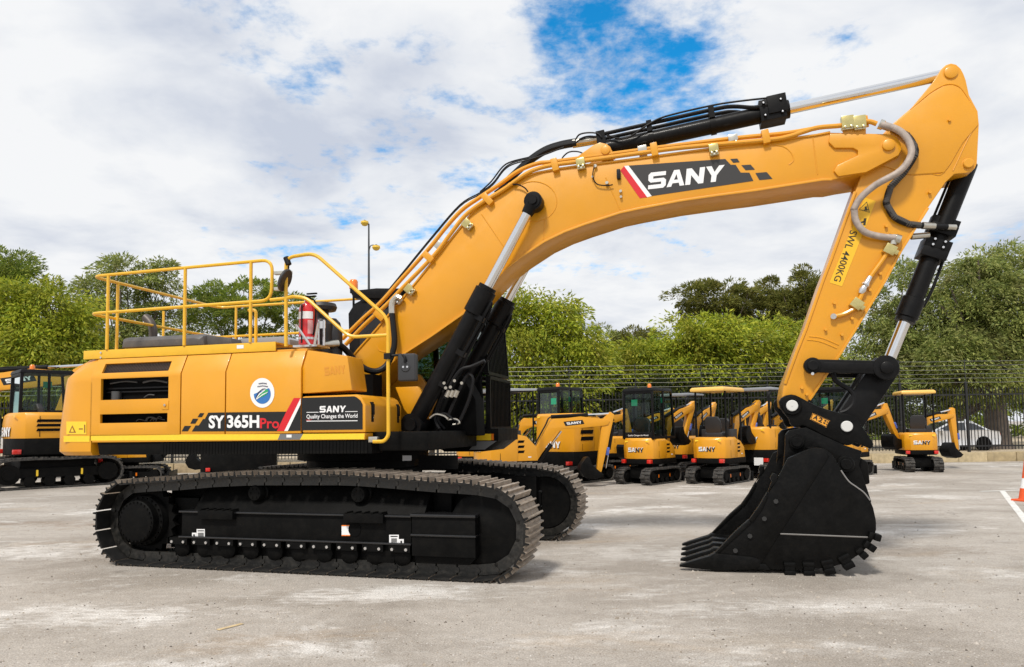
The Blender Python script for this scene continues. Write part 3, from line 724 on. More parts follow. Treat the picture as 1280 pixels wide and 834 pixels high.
# --- handrails
RV, RZ, MZ = -1.39, 3.305, 2.865
rr = .0185
b = MB()
uR = uu(340.5, 340, RV); uL = -2.80
far = .92
zR = zz(330, 325.5, RV)
b.rail([(-.30, far, RZ + .0), (uL, far, RZ), (uL, RV, RZ), (uR, RV, zR), (uR - .01, RV, MZ + .02), (uL - .03, RV, MZ), (uL - .03, far, MZ), (-.35, far, MZ)], rr, .13)
GR = b.build('guard_rail', RAILY, BIG)
def post(x0, y0, y1, v, name='rail_post', r=.0185, x1=None):
    u0, z0 = U.on(x0, y0, v); u1, z1 = U.on(x1 or x0, y1, v); u = (u0 + u1) / 2
    return MB().cyl((u, v, z0), (u, v, z1), r, n=10).build(name, RAILY, GR)
zb = 2.33
for x, yt, yb in ((134.6, 345, 437), (231, 336, 432), (313.4, 328, 428)): post(x, yt, yb, RV)
for v in (-1.0, .2): MB().cyl((uL, v, zb), (uL, v, RZ), .0185, n=10).build('rail_post', RAILY, GR)
for u in (uu(204.5, 395, far), uu(295, 400, far)): MB().cyl((u, far, zb), (u, far, RZ), .0185, n=10).build('rail_post', RAILY, GR)
uq = uu(320, 400, -1.0); MB().rail([(uq - .10, -1.0, MZ), (uq, -1.0, MZ), (uq, -1.0, 2.34)], .019, .08).build('rail_post', RAILY, GR)
AV = -1.50
b = MB(); A = lambda x, y: U.p3(x, y, AV)
b.rail([A(357.5, 433), A(357.6, 322), A(393, 316.6), A(485, 398), A(485.6, 545), A(480, 552), A(466.5, 552)], .0195, .10)
b.rail([A(338, 375), A(357, 373), A(366, 370.5), A(383, 372.5), A(437, 421.5), A(484.5, 419)], .0185, .09)
b.build('access_rail', RAILY, BIG)
b = MB()
for y in (339.5, 359.5):
    p, q = A(338.5, y), A(358, y - .6); b.mark().box(p[0] - .01, p[0] + (.19 if y < 350 else .05), AV + .07, AV + .12, p[2] - .018, p[2] + .018)
b.mark().box(A(461, 548)[0], A(472, 548)[0], AV - .01, AV + .05, A(461, 553)[2], A(461, 546)[2])
b.build_each('rail_clamp', ZINC, BIG, bevel=.004)
# mirrors
c = Vector(A(356.3, 350.5)); nrm = Vector((1, .16, -.42)).normalized()
b = MB(); b.lathe(c - nrm * .02, c + nrm * .02, [(0, .05), (.004, .122), (.025, .128), (.034, .120), (.036, .05)], 24)
b.build('round_mirror', MIRR, BIG)
b = MB(); b.tube([c + nrm * -.02, c + Vector((.0, .05, .12)), Vector(A(360, 324))], .014, 8); b.cyl(A(357.6, 322), A(361, 331), .032, n=12); b.build('mirror_arm', RUBBER, BIG)
u0, z0 = U.on(497.5, 477, AV); u1, z1 = U.on(520, 441.5, AV)
b = MB(); b.box(u0, u1, AV - .02, AV + .07, z0, z1); BM = b.build('box_mirror', MIRR, BIG, bevel=.028, seg=3)
p = A(508, 454); b = MB(); b.rail([A(486, 445), A(503, 443.5), (A(508, 444)[0], AV - .04, A(508, 447)[2]), (p[0], AV - .04, p[2])], .013, .05); b.obox(A(485.4, 445.5), ((1, 0, 0), (0, 1, 0), (0, 0, 1)), (.07, .07, .06))
b.mi = 1
q = A(508, 459)
for k in (-.022, .022): b.cyl((q[0] + k, AV - .02, q[2]), (q[0] + k, AV - .034, q[2]), .011, n=8)
b.build('mirror_arm', [RUBBER, BOLT], BM)
b = MB(); q = A(508, 459); b.lathe((q[0], AV - .018, q[2]), (q[0], AV - .03, q[2]), [(0, .055), (.012, .045)], 16); b.build('mirror_boss', MIRR, BM)

# --- cab on the far side
CV0, CV1, CB, CF = .45, 1.45, -.40, 1.40
side = [(CB, 1.46), (CB - .03, 2.85), (CB + .10, 3.16), (CB + .24, 3.22), (.95, 3.25), (1.18, 3.12), (1.36, 2.35), (CF, 1.95), (CF, 1.46)]
CABT = thing('cab_dummy', None, None); bpy.data.objects.remove(CABT)
b = MB()
b.prism([(CB, 1.46), (CB - .05, 3.02), (CB + .04, 3.15), (CB + .20, 3.22), (CB + .42, 3.22), (CB + .34, 1.46)], CV0, CV1)      # rear wall block
b.prism([(CB + .1, 3.15), (CB + .24, 3.22), (.95, 3.25), (1.16, 3.14), (1.14, 3.08), (.93, 3.17), (CB + .2, 3.13)], CV0, CV1)
def beam(p, q, t=.06):
    p, q = Vector(p), Vector(q); d = (q - p).normalized(); s_ = Vector((0, 1, 0)); n_ = d.cross(s_) if abs(d.y) < .9 else Vector((0, 0, 1)); s_ = n_.cross(d)
    b.obox((p + q) / 2, (d, s_, n_), ((q - p).length, t, t))
for v in (CV0 + .03, CV1 - .03):
    beam((1.16, v, 3.12), (1.36, v, 2.35)); beam((1.36, v, 2.37), (CF - .01, v, 1.46)); beam((CB + .3, v, 1.49), (CF, v, 1.49), .07)
    beam((.42, v, 3.2), (.46, v, 1.46), .07); beam((CB + .3, v, 2.08), (CF - .02, v, 2.08), .06)
b.box(CB + .3, CF, CV0 + .01, CV0 + .04, 1.46, 2.06)
for z in (1.49, 2.10): beam((1.385, CV0, z), (1.385, CV1, z))
CAB = b.build('cab', BLACK, BIG, bevel=.012)
b = MB()
for v in (CV0 + .02, CV1 - .02):
    b.add([(CB + .38, v, 2.10), (.40, v, 2.10), (.38, v, 3.15), (CB + .42, v, 3.15)], [(0, 1, 2, 3)]); b.add([(.50, v, 2.10), (1.34, v, 2.10), (1.12, v, 3.12), (.46, v, 3.15)], [(0, 1, 2, 3)])
b.add([(1.36, CV0 + .03, 2.10), (1.36, CV1 - .03, 2.10), (1.15, CV1 - .03, 3.10), (1.15, CV0 + .03, 3.10)], [(0, 1, 2, 3)])
b.build('cab_window', GLASSD, CAB, fixn=False)
b = MB(); b.box(CB + .40, CB + .55, .62, 1.28, 1.9, 2.65); b.box(CB + .40, .75, .62, 1.28, 1.62, 1.92); b.box(CB + .42, CB + .52, .78, 1.12, 2.66, 2.9); b.build('operator_seat', SEATM, CAB, bevel=.05)
b = MB(); b.lathe((CF - .28, .95, 1.5), (CF - .22, .95, 2.15), [(0, .05), (.5, .04), (.62, .10), (.66, .10)], 12); b.build('control_console', PLASTIC, CAB)
# roof cap, rear panel, beacon
b = MB(); r0 = U.on(438, 366, CV0); b.prism(U.poly([(437.5, 364.5), (441.5, 372.5), (500, 374), (505, 360.5), (470, 360.2), (444, 363)], CV0 - .02), CV0 - .02, CV1 - .35)
b.build('roof_guard', BLACK, CAB, bevel=.012)
b = MB(); b.prism([(CB + .12, 2.25), (CB + .12, 2.95), (CB + .2, 3.05), (CB + .6, 3.05), (CB + .66, 2.95), (CB + .66, 2.25)], CV0 - .012, CV0 + .02); b.build('rear_window', mat('smoked_plastic', (.006, .006, .007), .15), CAB, bevel=.02)
p = Vector(U.p3(442, 362, .75)); b = MB(); b.lathe(p + Vector((0, 0, -.30)), p + Vector((0, 0, .14)), [(0, .016), (.24, .016), (.25, .05), (.31, .05)], 14); b.mi = 1; b.lathe(p + Vector((0, 0, .01)), p + Vector((0, 0, .14)), [(0, .060), (.10, .060), (.125, .045), (.13, .01)], 16)
b.build('beacon', [BLACK, AMBER], CAB)
# front guards: upright bars in two frames
for z0, z1, dx in ((2.16, 2.92, (1.47, 1.42)), (1.46, 2.10, (1.49, 1.49))):
    b = MB(); n = 15
    for k in range(n):
        v = CV0 + .04 + (CV1 - CV0 - .06) * k / (n - 1); b.obox(((dx[0] + dx[1]) / 2, v, (z0 + z1) / 2), ((dx[1] - dx[0], 0, z1 - z0), (0, 1, 0), (z0 - z1, 0, dx[1] - dx[0])), (z1 - z0, .014, .05))
    for z, x in ((z0, dx[0]), (z1, dx[1])): b.box(x - .03, x + .03, CV0, CV1, z - .02, z + .02)
    for v in (CV0, CV1 + .0): b.obox(((dx[0] + dx[1]) / 2, v, (z0 + z1) / 2), ((dx[1] - dx[0], 0, z1 - z0), (0, 1, 0), (z0 - z1, 0, dx[1] - dx[0])), (z1 - z0, .03, .06))
    g = b.build('front_guard', BLACK, CAB)
b = MB(); b.box(CB, 1.62, CV0 - .02, CV1, 1.30, 1.455); b.prism([(.7, 1.30), (1.60, 1.30), (1.42, 1.17), (.9, 1.17)], CV0 - .01, CV1 - .02); CBASE = b.build('cab_base', BLACKD, BIG, bevel=.008)
sticker(U, CBASE, (589.5, 542.3, 614, 550.5), CV0 - .023, REFL, 'reflector_strip'); sticker(U, CBASE, (614.2, 542.3, 617.2, 550.3), CV0 - .023, AMBER, 'side_reflector')
flat('step_plate', shape_on(U, [[(586, 562.5), (606, 562), (621, 551.4), (596, 551.6)]], CV0 - .023), GREY, CBASE)
# work lamp and step on the front deck
b = MB()
p, q = U.on(502, 548, -.9), U.on(524, 543.5, -.9); b.box(p[0], q[0], -1.1, -.62, p[1], q[1]); p = U.on(505, 556, -.9); b.box(p[0], p[0] + .30, -1.05, -.6, p[1] - .02, p[1] + .01)
b.rail([(q[0], -.9, q[1]), (q[0] - .02, -.9, p[1] - .02), (q[0] - .10, -.9, p[1] - .05)], .012, .04)
b.build('front_step', PLASTIC, BIG, bevel=.006)
b = MB(); b.box(1.12, 1.15, -.30, -.05, 1.30, 1.38); b.build('deck_lamp', PLASTIC, BIG, bevel=.008)
sticker(U, BIG, (503, 569.5, 514.5, 576), -.75, WHITE)
MB().box(1.02, 1.48, -.745, -.735, 1.02, 1.17).build('label_plate', BLACKD, BIG)

# boom foot bracket
MB().prism(U.poly([(494, 484), (522, 483), (525, 486), (528.5, 493.5), (513, 522), (505, 512), (499, 497)], -.36), -.36, -.30).build('foot_bracket', PAINT, BIG, bevel=.01)
MB().prism([(.05, 1.40), (.05, 2.05), (.35, 2.25), (.62, 2.15), (1.02, 1.58), (1.02, 1.40)], .32, .40).build('foot_bracket', PAINT, BIG, bevel=.01)

# --- boom
HB = .30
bt = [(1126, 179), (1121, 171), (1114, 167.6), (1037.6, 165.6), (1020, 169), (980, 174.6), (951.8, 178.2), (900, 184.6), (851, 191), (800, 198), (750, 204.5), (720, 208), (694, 211.8), (672, 216), (656, 221), (643, 226.6), (631, 233.4), (611, 247), (598, 258.5), (586, 271.5), (550.5, 315.5), (515, 359), (490, 389), (465, 418), (447, 438), (436, 452), (430, 468), (430, 484), (440, 497), (452, 495)]
bb_ = [(456, 487), (476, 467), (495, 449), (540, 420), (582, 390.6), (616, 353), (634, 335), (650, 322.5), (681, 302), (706, 290), (731.8, 280.5), (775.5, 266.3), (800, 261), (851, 251.3), (900, 244.2), (942, 238.8), (980, 232.8), (1028, 225.2), (1040, 225), (1083, 216), (1124, 195), (1127.5, 187)]
BOOM = MB().prism(U.poly(bt + bb_, -HB), -HB, HB).build('boom', PAINT, BIG, bevel=.012, smooth=25)
boomP = lambda x, y, v=-HB: U.p3(x, y, v)
# side plate overlap, raised tip plates, weld beads
tip = [(1037.6, 167), (1036.0, 177.6), (1043.6, 184.8), (1066.4, 184.8), (1072.4, 188), (1072.4, 194.4), (1047, 206.4), (1042.4, 213.6), (1048.4, 220.6), (1083, 215.2), (1123.4, 194), (1127, 187), (1126, 179), (1121, 171), (1114, 168)]
MB().prism(U.poly(tip, -HB - .030), -HB - .030, -HB + .01).build('tip_plate', PAINT, BOOM, bevel=.010)
MB().prism(U.poly(tip, -HB - .030), HB - .01, HB + .030).build('tip_plate', PAINT, BOOM, bevel=.010)
# flange strips along both edges of the side plate
b = MB()
def edge_strip(pts, v, w, t):
    P = [Vector(U.p3(x, y, v)) for x, y in pts]; rings = []
    for i, p in enumerate(P):
        d = (P[min(i + 1, len(P) - 1)] - P[max(i - 1, 0)]).normalized(); nn = Vector((-d.z, 0, d.x))
        rings.append([p + nn * w + Vector((0, -t, 0)), p - nn * w + Vector((0, -t, 0)), p - nn * w + Vector((0, .03, 0)), p + nn * w + Vector((0, .03, 0))])
    b.loft(rings)
edge_strip(bb_[1:19], -HB, .012, .022)
edge_strip(bt[3:26], -HB, .010, .015)
b.build('flange', PAINT, BOOM, bevel=.004)
b = MB()
for seq in ([(602, 268), (633, 313)], [(757, 222), (775, 262)], [(960, 181), (978, 183), (988, 190), (992, 200), (986, 206)], [(471, 433), (474, 438), (480, 440), (486, 439)], [(681, 275), (679, 300)], [(1016, 172), (1022, 218)]):
    b.mark().tube([boomP(x, y, -HB - .001) for x, y in seq], .0055, 6)
b.mark().tube([boomP(667 + 29 * math.cos(R(a)), 252 + 25 * math.sin(R(a)), -HB - .001) for a in range(-120, 130, 12)], .005, 6)
b.build_each('weld_seam', PAINT, BOOM)
# boom-stick pin
def pin(parent, F, x, y, v, r, m=PAINT, h=.03, name='pin', r2=None):
    u, z = F.on(x, y, v); b = MB(); b.lathe((u, v + .02, z), (u, v - h, z), [(0, r * 1.25), (.02, r * 1.25), (.021, r), (.02 + h * .8, r), (.02 + h, r * .85)], 22)
    return b.build(name, m, parent)
pin(BOOM, U, 1110.5, 181.8, -HB - .03, .060)
# decal on the boom
R8 = lambda pts: [(700 + x * .2518, 90 + y * .2518) for x, y in pts]
VD = -HB - .003
flat('word_panel', shape_on(U, [R8([(340, 465), (820, 432), (848, 461), (872, 461), (897, 500), (940, 500), (960, 541), (455, 616)])] + [R8(p) for p in ([(845, 432), (880, 430), (892, 448), (860, 451)], [(900, 463), (946, 460), (968, 485), (922, 488)], [(970, 502), (1026, 497), (1055, 531), (990, 537)])], VD), DECALG, BOOM)
flat('white_band', shape_on(U, [R8([(318, 467), (340, 465), (455, 616), (433, 622)])], VD), WHITE, BOOM)
flat('red_band', shape_on(U, [R8([(300, 490), (318, 467), (433, 622), (396, 627)])], VD), RED, BOOM)
word_on(U, BOOM, block_word('SANY', .05), R8([(437, 583), (806, 541), (818, 461), (440, 501)]), VD - .002, WHITE)
# pipes along the top edge with clamps
b = MB()
for pl, v in (([(432, 431), (456, 406), (483.6, 380.6), (506, 357), (543, 319), (562, 294), (581, 270), (603, 253), (628, 238), (655, 219), (672, 211), (694, 206), (733, 201), (800, 191.5), (856, 184.4), (959, 175.2), (985, 171), (1004, 165), (1023, 159.6), (1052, 157), (1083, 152), (1096, 155)], -HB - .025),
              ([(428, 424), (452, 400), (476, 378), (500, 351), (536, 311), (556, 286), (577, 263), (598, 248), (624, 231), (648, 214), (672, 204.5), (694, 202), (775.5, 191.2), (821, 185), (914, 173.5), (980, 167), (1020, 160.5)], -HB + .10)):
    b.tube([boomP(x, y, v) for x, y in pl], .025, 10)
b.build('oil_pipe', PAINT, BOOM)
def clamp(x, y, ang, w=.10, hgt=.085, m=BRASSZ, v=-HB - .03):
    p = Vector(boomP(x, y, v)); d = Vector((math.cos(ang), 0, math.sin(ang))); n_ = Vector((-d.z, 0, d.x)); b = MB()
    b.obox(p, (d, (0, 1, 0), n_), (w, .075, hgt)); b.mi = 1
    for k in (-.25, .25): b.cyl(p + d * w * k - n_ * .055 + Vector((0, -.02, 0)), p + d * w * k - n_ * .055 + Vector((0, -.05, 0)), .016, n=8)
    b.mi = 2; b.obox(p - n_ * .065, (d, (0, 1, 0), n_), (w * .9, .05, .03))
    return b.build('pipe_clamp', [m, BOLT, ZINC], BOOM, bevel=.008)
clamp(511.5, 361.5, R(47)); clamp(583.5, 280, R(47)); clamp(725.8, 203.5, R(6)); clamp(892, 186, R(6))
clamp(496, 373, R(47), .09, .06, ZINC); clamp(548.5, 307, R(47), .09, .06, ZINC, -HB + .08); clamp(803, 187, R(7), .10, .07, ZINC, -HB + .08); clamp(916, 173.5, R(7), .10, .07, ZINC, -HB + .08)
for x in (1059, 1074): clamp(x, 153.5, R(2), .12, .13, BRASSZ)
MB().prism(U.poly([(1053, 146.5), (1084, 145), (1086, 159), (1082, 160), (1082, 174), (1054, 172), (1052, 158)], -HB + .01), -HB - .012, -HB + .012).build('clamp_bracket', PAINT, BOOM, bevel=.006)
for x, y, a in ((610, 250, 42), (694, 207, 12), (536, 322, 47), (475, 395, 47), (818, 188, 8), (957, 172, 8)):
    p = Vector(boomP(x, y, -HB - .01)); d = Vector((math.cos(R(a)), 0, math.sin(R(a)))); n_ = Vector((-d.z, 0, d.x)); MB().obox(p, (d, (0, 1, 0), n_), (.075, .09, .15)).build('pipe_bracket', PAINT, BOOM, bevel=.008)
# thin lines and fat hoses on the boom top
b = MB()
for k, (v, off) in enumerate(((-.20, 0), (-.10, -2.0))):
    b.tube([boomP(x, y + off, v) for x, y in ((455, 402), (500, 347), (540, 298), (575, 258), (600, 243), (616, 231), (629, 214), (640, 206), (660, 200), (682, 193), (705, 184))], .008, 6)
b.tube([boomP(x, y, -.05) for x, y in ((600, 240), (614, 227), (628, 209), (640, 202), (664, 196), (700, 186))], .009, 6)
b.build('thin_hose', RUBBER, BOOM)
b = MB()
for v, off in ((-.10, 0), (.0, -2.5), (.12, 1)):
    b.tube([boomP(x, y + off, v) for x, y in ((625, 236), (643, 219), (660.5, 203), (680.6, 189.5), (700.8, 182.5), (720, 179))], .034, 10)
b.build('thick_hose', RUBBER, BOOM)
b = MB(); b.tube([boomP(x, y, -.05) for x, y in ((716, 179), (724, 177), (738, 175), (748, 173))], .04, 10); b.mark().tube([boomP(x, y, .06) for x, y in ((716, 181), (726, 179.5), (740, 177), (750, 175))], .04, 10); b.build_each('hose_fitting', ZINC, BOOM)
b = MB()
b.tube([boomP(x, y, -.12) for x, y in ((719, 176), (724, 168.5), (735, 166), (747, 167), (752, 172))], .010, 6); b.tube([boomP(x, y, -.10) for x, y in ((719, 179), (728, 172.5), (738, 170.5), (750, 172))], .010, 6)
b.tube([boomP(x, y, -HB - .04) for x, y in ((641, 230.5), (648, 231), (656, 235), (660, 240))], .008, 6)
b.tube([boomP(x, y, -HB - .02) for x, y in ((618, 240), (632, 231), (645, 231))], .008, 6)
b.tube([boomP(x, y, -.2) for x, y in ((701, 203), (704, 196), (712, 190), (724, 190), (733, 195))], .009, 6)
b.tube([boomP(x, y, -HB - .03) for x, y in ((743, 207), (741, 220), (746, 230), (758, 232), (766, 231))], .007, 6)
b.build('grease_line', RUBBER, BOOM)
b = MB()
for x, y, r in ((744.5, 208.5, .018), (759, 229.5, .018), (776, 240, .016), (776.5, 247, .014), (741, 222, .012)):
    u, z = U.on(x, y, -HB); b.mark().cyl((u, -HB + .001, z), (u, -HB - .035, z), r, n=10)
b.build_each('grease_fitting', ZINC, BOOM)
b = MB(); u, z = U.on(773.5, 219, -HB); b.box(u - .02, u + .02, -HB - .05, -HB + .005, z - .055, z + .055); b.build('boom_lamp_stub', RUBBER, BOOM, bevel=.008)
# lug for the stick cylinder
MB().prism(U.poly([(717, 199), (742, 181), (750, 178), (759, 180), (765, 188), (769, 198)], -.22), -.22, -.17).build('cylinder_lug', PAINT, BOOM, bevel=.008)
MB().prism(U.poly([(717, 199), (742, 181), (750, 178), (759, 180), (765, 188), (769, 198)], -.22), .17, .22).build('cylinder_lug', PAINT, BOOM, bevel=.008)
pin(BOOM, U, 757, 188, -.222, .05, h=.015)

# hydraulic cylinders
def cylinder(name, p0, p1, split, rb, rrod, parent=BIG, gland=1.22, gl=.22, eye=None):
    """barrel from p0 to the split, chromed rod on to p1"""
    p0, p1 = Vector(p0), Vector(p1); d = (p1 - p0); Lh = d.length; d.normalize(); b = MB()
    s_ = Lh * split
    b.lathe(p0, p1, [(-.02, rb * .7), (.0, rb * .98), (.03, rb), (s_ - gl, rb), (s_ - gl + .01, rb * gland), (s_ - .05, rb * gland), (s_ - .04, rb * 1.08), (s_, rb * 1.08), (s_ + .002, rrod * 1.2)], 28)
    o = b.build(name, BLACK, parent)
    b = MB(); b.cyl(p0 + d * (s_ - .05), p1 - d * .05, rrod, n=24); b.build('chrome_rod', CHROME, o)
    return o, d, s_
# boom cylinders, one each side
for sgn in (-1, 1):
    vv = -.45
    a, c = Vector(U.p3(517.5, 531, vv)), Vector(U.p3(667, 252, vv)); s0 = Vector(U.p3(610.5, 358.5, vv))
    a.y = c.y = s0.y = .45 * sgn
    o, d, s_ = cylinder('boom_cylinder', a, c, (s0 - a).length / (c - a).length, .098, .056, gland=1.28, gl=.36)
    b = MB(); b.lathe(c + Vector((0, .10 * -sgn, 0)), c + Vector((0, .075 * sgn, 0)), [(0, .105), (.14, .105), (.142, .088), (.155, .084), (.157, .055), (.18, .05)], 24)
    b.lathe(c - d * .16, c - d * .05, [(0, .066), (.08, .075), (.11, .08)], 18); b.build('rod_eye', BLACK, o)
    b = MB(); b.lathe(a + Vector((0, -.1, 0)), a + Vector((0, .1, 0)), [(0, .13), (.2, .13)], 20); b.build('base_eye', BLACK, o)
    b = MB(); n_ = Vector((-d.z, 0, d.x)); 
    for k in (-1, 1):
        off = -n_ * .14 + Vector((0, .05 * k, 0)); b.tube([a + d * .5 + off * 1.0, a + d * (s_ * .55) + off, a + d * (s_ - .25) + off, a + d * (s_ - .12) - n_ * .10], .018, 8)
    for q in (.32, .55, .8): b.obox(a + d * (s_ * q) - n_ * .10, (d, (0, 1, 0), n_), (.06, .16, .10))
    b.build('cylinder_pipe', BLACK, o)
MB().cyl((U.on(667, 252, -.45)[0], -.46, U.on(667, 252, -.45)[1]), (U.on(667, 252, -.45)[0], .46, U.on(667, 252, -.45)[1]), .06, n=18).build('boom_cylinder_pin', BLACK, BOOM)
MB().cyl((U.on(517.5, 531, -.45)[0], -.58, U.on(517.5, 531, -.45)[1]), (U.on(517.5, 531, -.45)[0], .58, U.on(517.5, 531, -.45)[1]), .07, n=18).build('boom_cylinder_pin', BLACK, BIG)
# hoses hanging behind the boom cylinders
b = MB()
for k in range(9):
    v = -.34 + k * .07; j = rnd.uniform(-3, 3)
    b.tube([U.p3(x + j + k * .8, y + rnd.uniform(-2, 2), v) for x, y in ((600, 402), (583, 432), (566, 462 + k), (552, 492), (542, 520), (548 + k, 538))], .021, 7)
b.tube([U.p3(x, y, -.50) for x, y in ((556, 498), (566, 476), (577, 462), (590, 458), (606, 451))], .022, 8)
b.tube([U.p3(x, y, -.45) for x, y in ((560, 520), (572, 492), (582, 472), (587, 468), (591, 476), (586, 500), (574, 528))], .020, 8)
b.tube([U.p3(x, y, -.50) for x, y in ((546, 520), (556, 517), (566, 524), (573, 527), (570, 531))], .014, 7)
b.build('hanging_hose', RUBBER, BIG)
b = MB()
for x in (560, 565, 570): b.mark().cyl(U.p3(x - 2, 496, -.50), U.p3(x + 1.5, 488, -.50), .030, n=10)
for x, y in ((555, 479), (568, 476), (577, 479), (557, 485), (563, 484)): b.mark().cyl(U.p3(x, y, -.53), U.p3(x, y, -.55), .018, n=8)
b.mark().tube([U.p3(x, y, -.52) for x, y in ((537, 523), (545, 518), (555, 520), (560, 524))], .014, 7); b.mark().tube([U.p3(x, y, -.50) for x, y in ((560, 525), (570, 524), (574, 529), (566, 531))], .012, 7)
b.build_each('hose_coupling', ZINC, BIG)
b = MB(); b.prism(U.poly([(532, 540), (548, 500), (560, 470), (580, 470), (596, 500), (598, 545)], .0), -.05, .30); b.build('valve_block', MESHD, BIG, bevel=.02)

# stick cylinder on the boom
a, c = Vector(U.p3(757, 186.5, 0)), Vector(U.p3(1188.6, 92, 0)); s0 = Vector(U.p3(986, 136.5, 0))
o, d, s_ = cylinder('stick_cylinder', a, c, (s0 - a).length / (c - a).length, .092, .058, gl=.05, gland=1.15)
n_ = Vector((-d.z, 0, d.x)); b = MB(); q = a + d * (s_ - .18)
b.obox(q, (d, (0, 1, 0), n_), (.27, .24, .24)); b.obox(q + d * .05 + n_ * .04, (d, (0, 1, 0), n_), (.20, .28, .20))
b.mi = 1
for i in (-1, 1):
    for j in (-1, 1): b.cyl(q + d * .09 * i + n_ * .07 * j + Vector((0, -.12, 0)), q + d * .09 * i + n_ * .07 * j + Vector((0, -.155, 0)), .017, n=8)
b.build('cylinder_head', [BLACK, BOLT], o, bevel=.012)
b = MB()
for v, h in ((-.07, .155), (.07, .155)):
    b.tube([a + d * .02 + n_ * h + Vector((0, v, 0)), a + d * .6 + n_ * h + Vector((0, v, 0)), a + d * (s_ * .62) + n_ * h + Vector((0, v, 0)), a + d * (s_ * .72) + n_ * (h - .02) + Vector((0, v, 0)), a + d * (s_ * .82) + n_ * (h - .09) + Vector((0, v * 1.3, 0)), a + d * (s_ - .2) + n_ * .05 + Vector((0, v * 1.6, 0))], .024, 8)
b.tube([a + d * .04 - n_ * -.12 + Vector((0, -.1, 0)), a + d * .25 + n_ * .02 + Vector((0, -.13, 0)), a + d * .5 + n_ * .12 + Vector((0, -.12, 0)), a + d * .72 + n_ * .185 + Vector((0, -.10, 0)), a + d * (s_ * .6) + n_ * .20 + Vector((0, -.08, 0)), a + d * (s_ * .75) + n_ * .17 + Vector((0, -.1, 0)), a + d * (s_ - .1) + n_ * .11 + Vector((0, -.12, 0))], .011, 7)
for q in (.26, .60): b.obox(a + d * (s_ * q) + n_ * .12, (d, (0, 1, 0), n_), (.06, .22, .13)); b.lathe(a + d * (s_ * q - .03), a + d * (s_ * q + .03), [(0, .105), (.06, .105)], 20)
b.lathe(a - d * .08, a + d * .08, [(0, .10), (.16, .10)], 16); b.obox(a + n_ * .11 - d * .03, (d, (0, 1, 0), n_), (.10, .22, .16))
b.build('cylinder_pipe', BLACK, o)

# --- stick
HS = .235
st = [(1068.8, 240), (1077, 218), (1092, 184), (1103, 168), (1114.4, 156), (1139.6, 134.4), (1150, 122), (1165, 104), (1172, 94), (1176.5, 86.5), (1182, 81.2), (1188.8, 79), (1195.5, 80.6), (1201, 85.6), (1204.5, 92), (1207.5, 100), (1211.6, 118.8), (1222.4, 139), (1224, 156), (1221.5, 204), (1219, 210), (1214.5, 214.5), (1208, 216.2), (1193, 217.5), (1182, 228), (1160, 260), (1148, 278.4), (1126, 314), (1107, 350), (1052, 440), (1030, 472), (1009.6, 502), (990, 516), (978, 508), (977, 498), (979.6, 482), (995.6, 440), (1007.6, 410), (1029, 349), (1038.8, 324)]
STK = MB().prism(U.poly(st, -HS), -HS, HS).build('stick', PAINT, BIG, bevel=.012, smooth=25)
R1 = lambda pts: [(980 + x * .24, 60 + y * .24) for x, y in pts]
R2 = lambda pts: [(980 + x * .24, 240 + y * .24) for x, y in pts]
b = MB()
for seq in (R1([(660, 320), (760, 235), (830, 195), (880, 190), (920, 208), (960, 262), (985, 310)]), R1([(660, 662), (760, 655), (830, 650), (930, 495), (1006, 400)]), R1([(1006, 400), (960, 470), (880, 640)]), R2([(120, 770), (190, 780), (275, 815)]), R2([(130, 752), (200, 762), (285, 797)])):
    b.mark().tube([U.p3(x, y, -HS - .001) for x, y in seq], .006, 6)
b.build_each('weld_seam', PAINT, STK)
b = MB()
P0 = R1([(665, 318), (760, 240), (830, 198), (880, 192), (922, 212), (962, 268), (1004, 335), (1012, 400), (930, 495), (870, 600), (835, 648), (655, 660), (560, 600)])
b.prism(U.poly(P0[:12] + [(1082, 200), (1092, 184), (1105, 168), (1118, 154)], -HS - .012), -HS - .012, -HS + .01); b.build('stick_plate', PAINT, STK, bevel=.008)
b = MB()
for x, y in R1([(858, 380), (757, 755)]) + R2([(530, 180), (500, 428), (260, 580), (445, 512), (215, 718), (300, 745), (352, 660)]) + [(1002, 485), (1008, 493)]:
    u, z = U.on(x, y, -HS); b.mark().cyl((u, -HS + .01, z), (u, -HS - .035, z), .015, n=8)
b.build_each('stud', PAINT, STK)
edge = MB(); b = edge; edge_strip([(1068.8, 240), (1038.8, 324), (1029, 349), (1007.6, 410), (995.6, 440), (981, 480)], -HS, .014, .014); edge_strip([(1160, 260), (1126, 314), (1107, 350), (1052, 440), (1012, 500)], -HS, .012, .010); edge.build('flange', PAINT, STK, bevel=.003)
pin(STK, U, 1188.6, 91, -HS, .062, h=.02); pin(STK, U, 1210, 205, -HS, .048, h=.03)
# load plate print
flat('load_label', shape_on(U, [R2([(420, 28), (478, 48), (302, 492), (237, 472)])], -HS - .003), mat('load_label_yellow', (.82, .47, .018), .4), STK)
BRN = mat('label_brown', (.30, .13, .02), .4); DK = mat('label_black', (.03, .025, .01), .4)
q = R2([(345, 203), (262, 462), (290, 472), (380, 213)])          # start-left, end-left, end-right, start-right of the rotated words
for lo, hi in ((-1, .34), (.34, 2)): flat('lettering', quad_map([p for p in font_word('SWL 4400KG', .008) if lo < sum(q[0] for q in p) / len(p) <= hi], [U.p3(x, y, -HS - .005) for x, y in (R2([(345, 198)])[0], R2([(258, 462)])[0], R2([(293, 470)])[0], R2([(383, 208)])[0])]), DK, STK)
tri = [(432, 50), (447, 108), (388, 92)]
def ring(pts_, k):
    mx_, my_ = sum(p[0] for p in pts_) / 3, sum(p[1] for p in pts_) / 3; return [(mx_ + (x - mx_) * k, my_ + (y - my_) * k) for x, y in pts_]
o3, i3 = ring(tri, 1), ring(tri, .84)
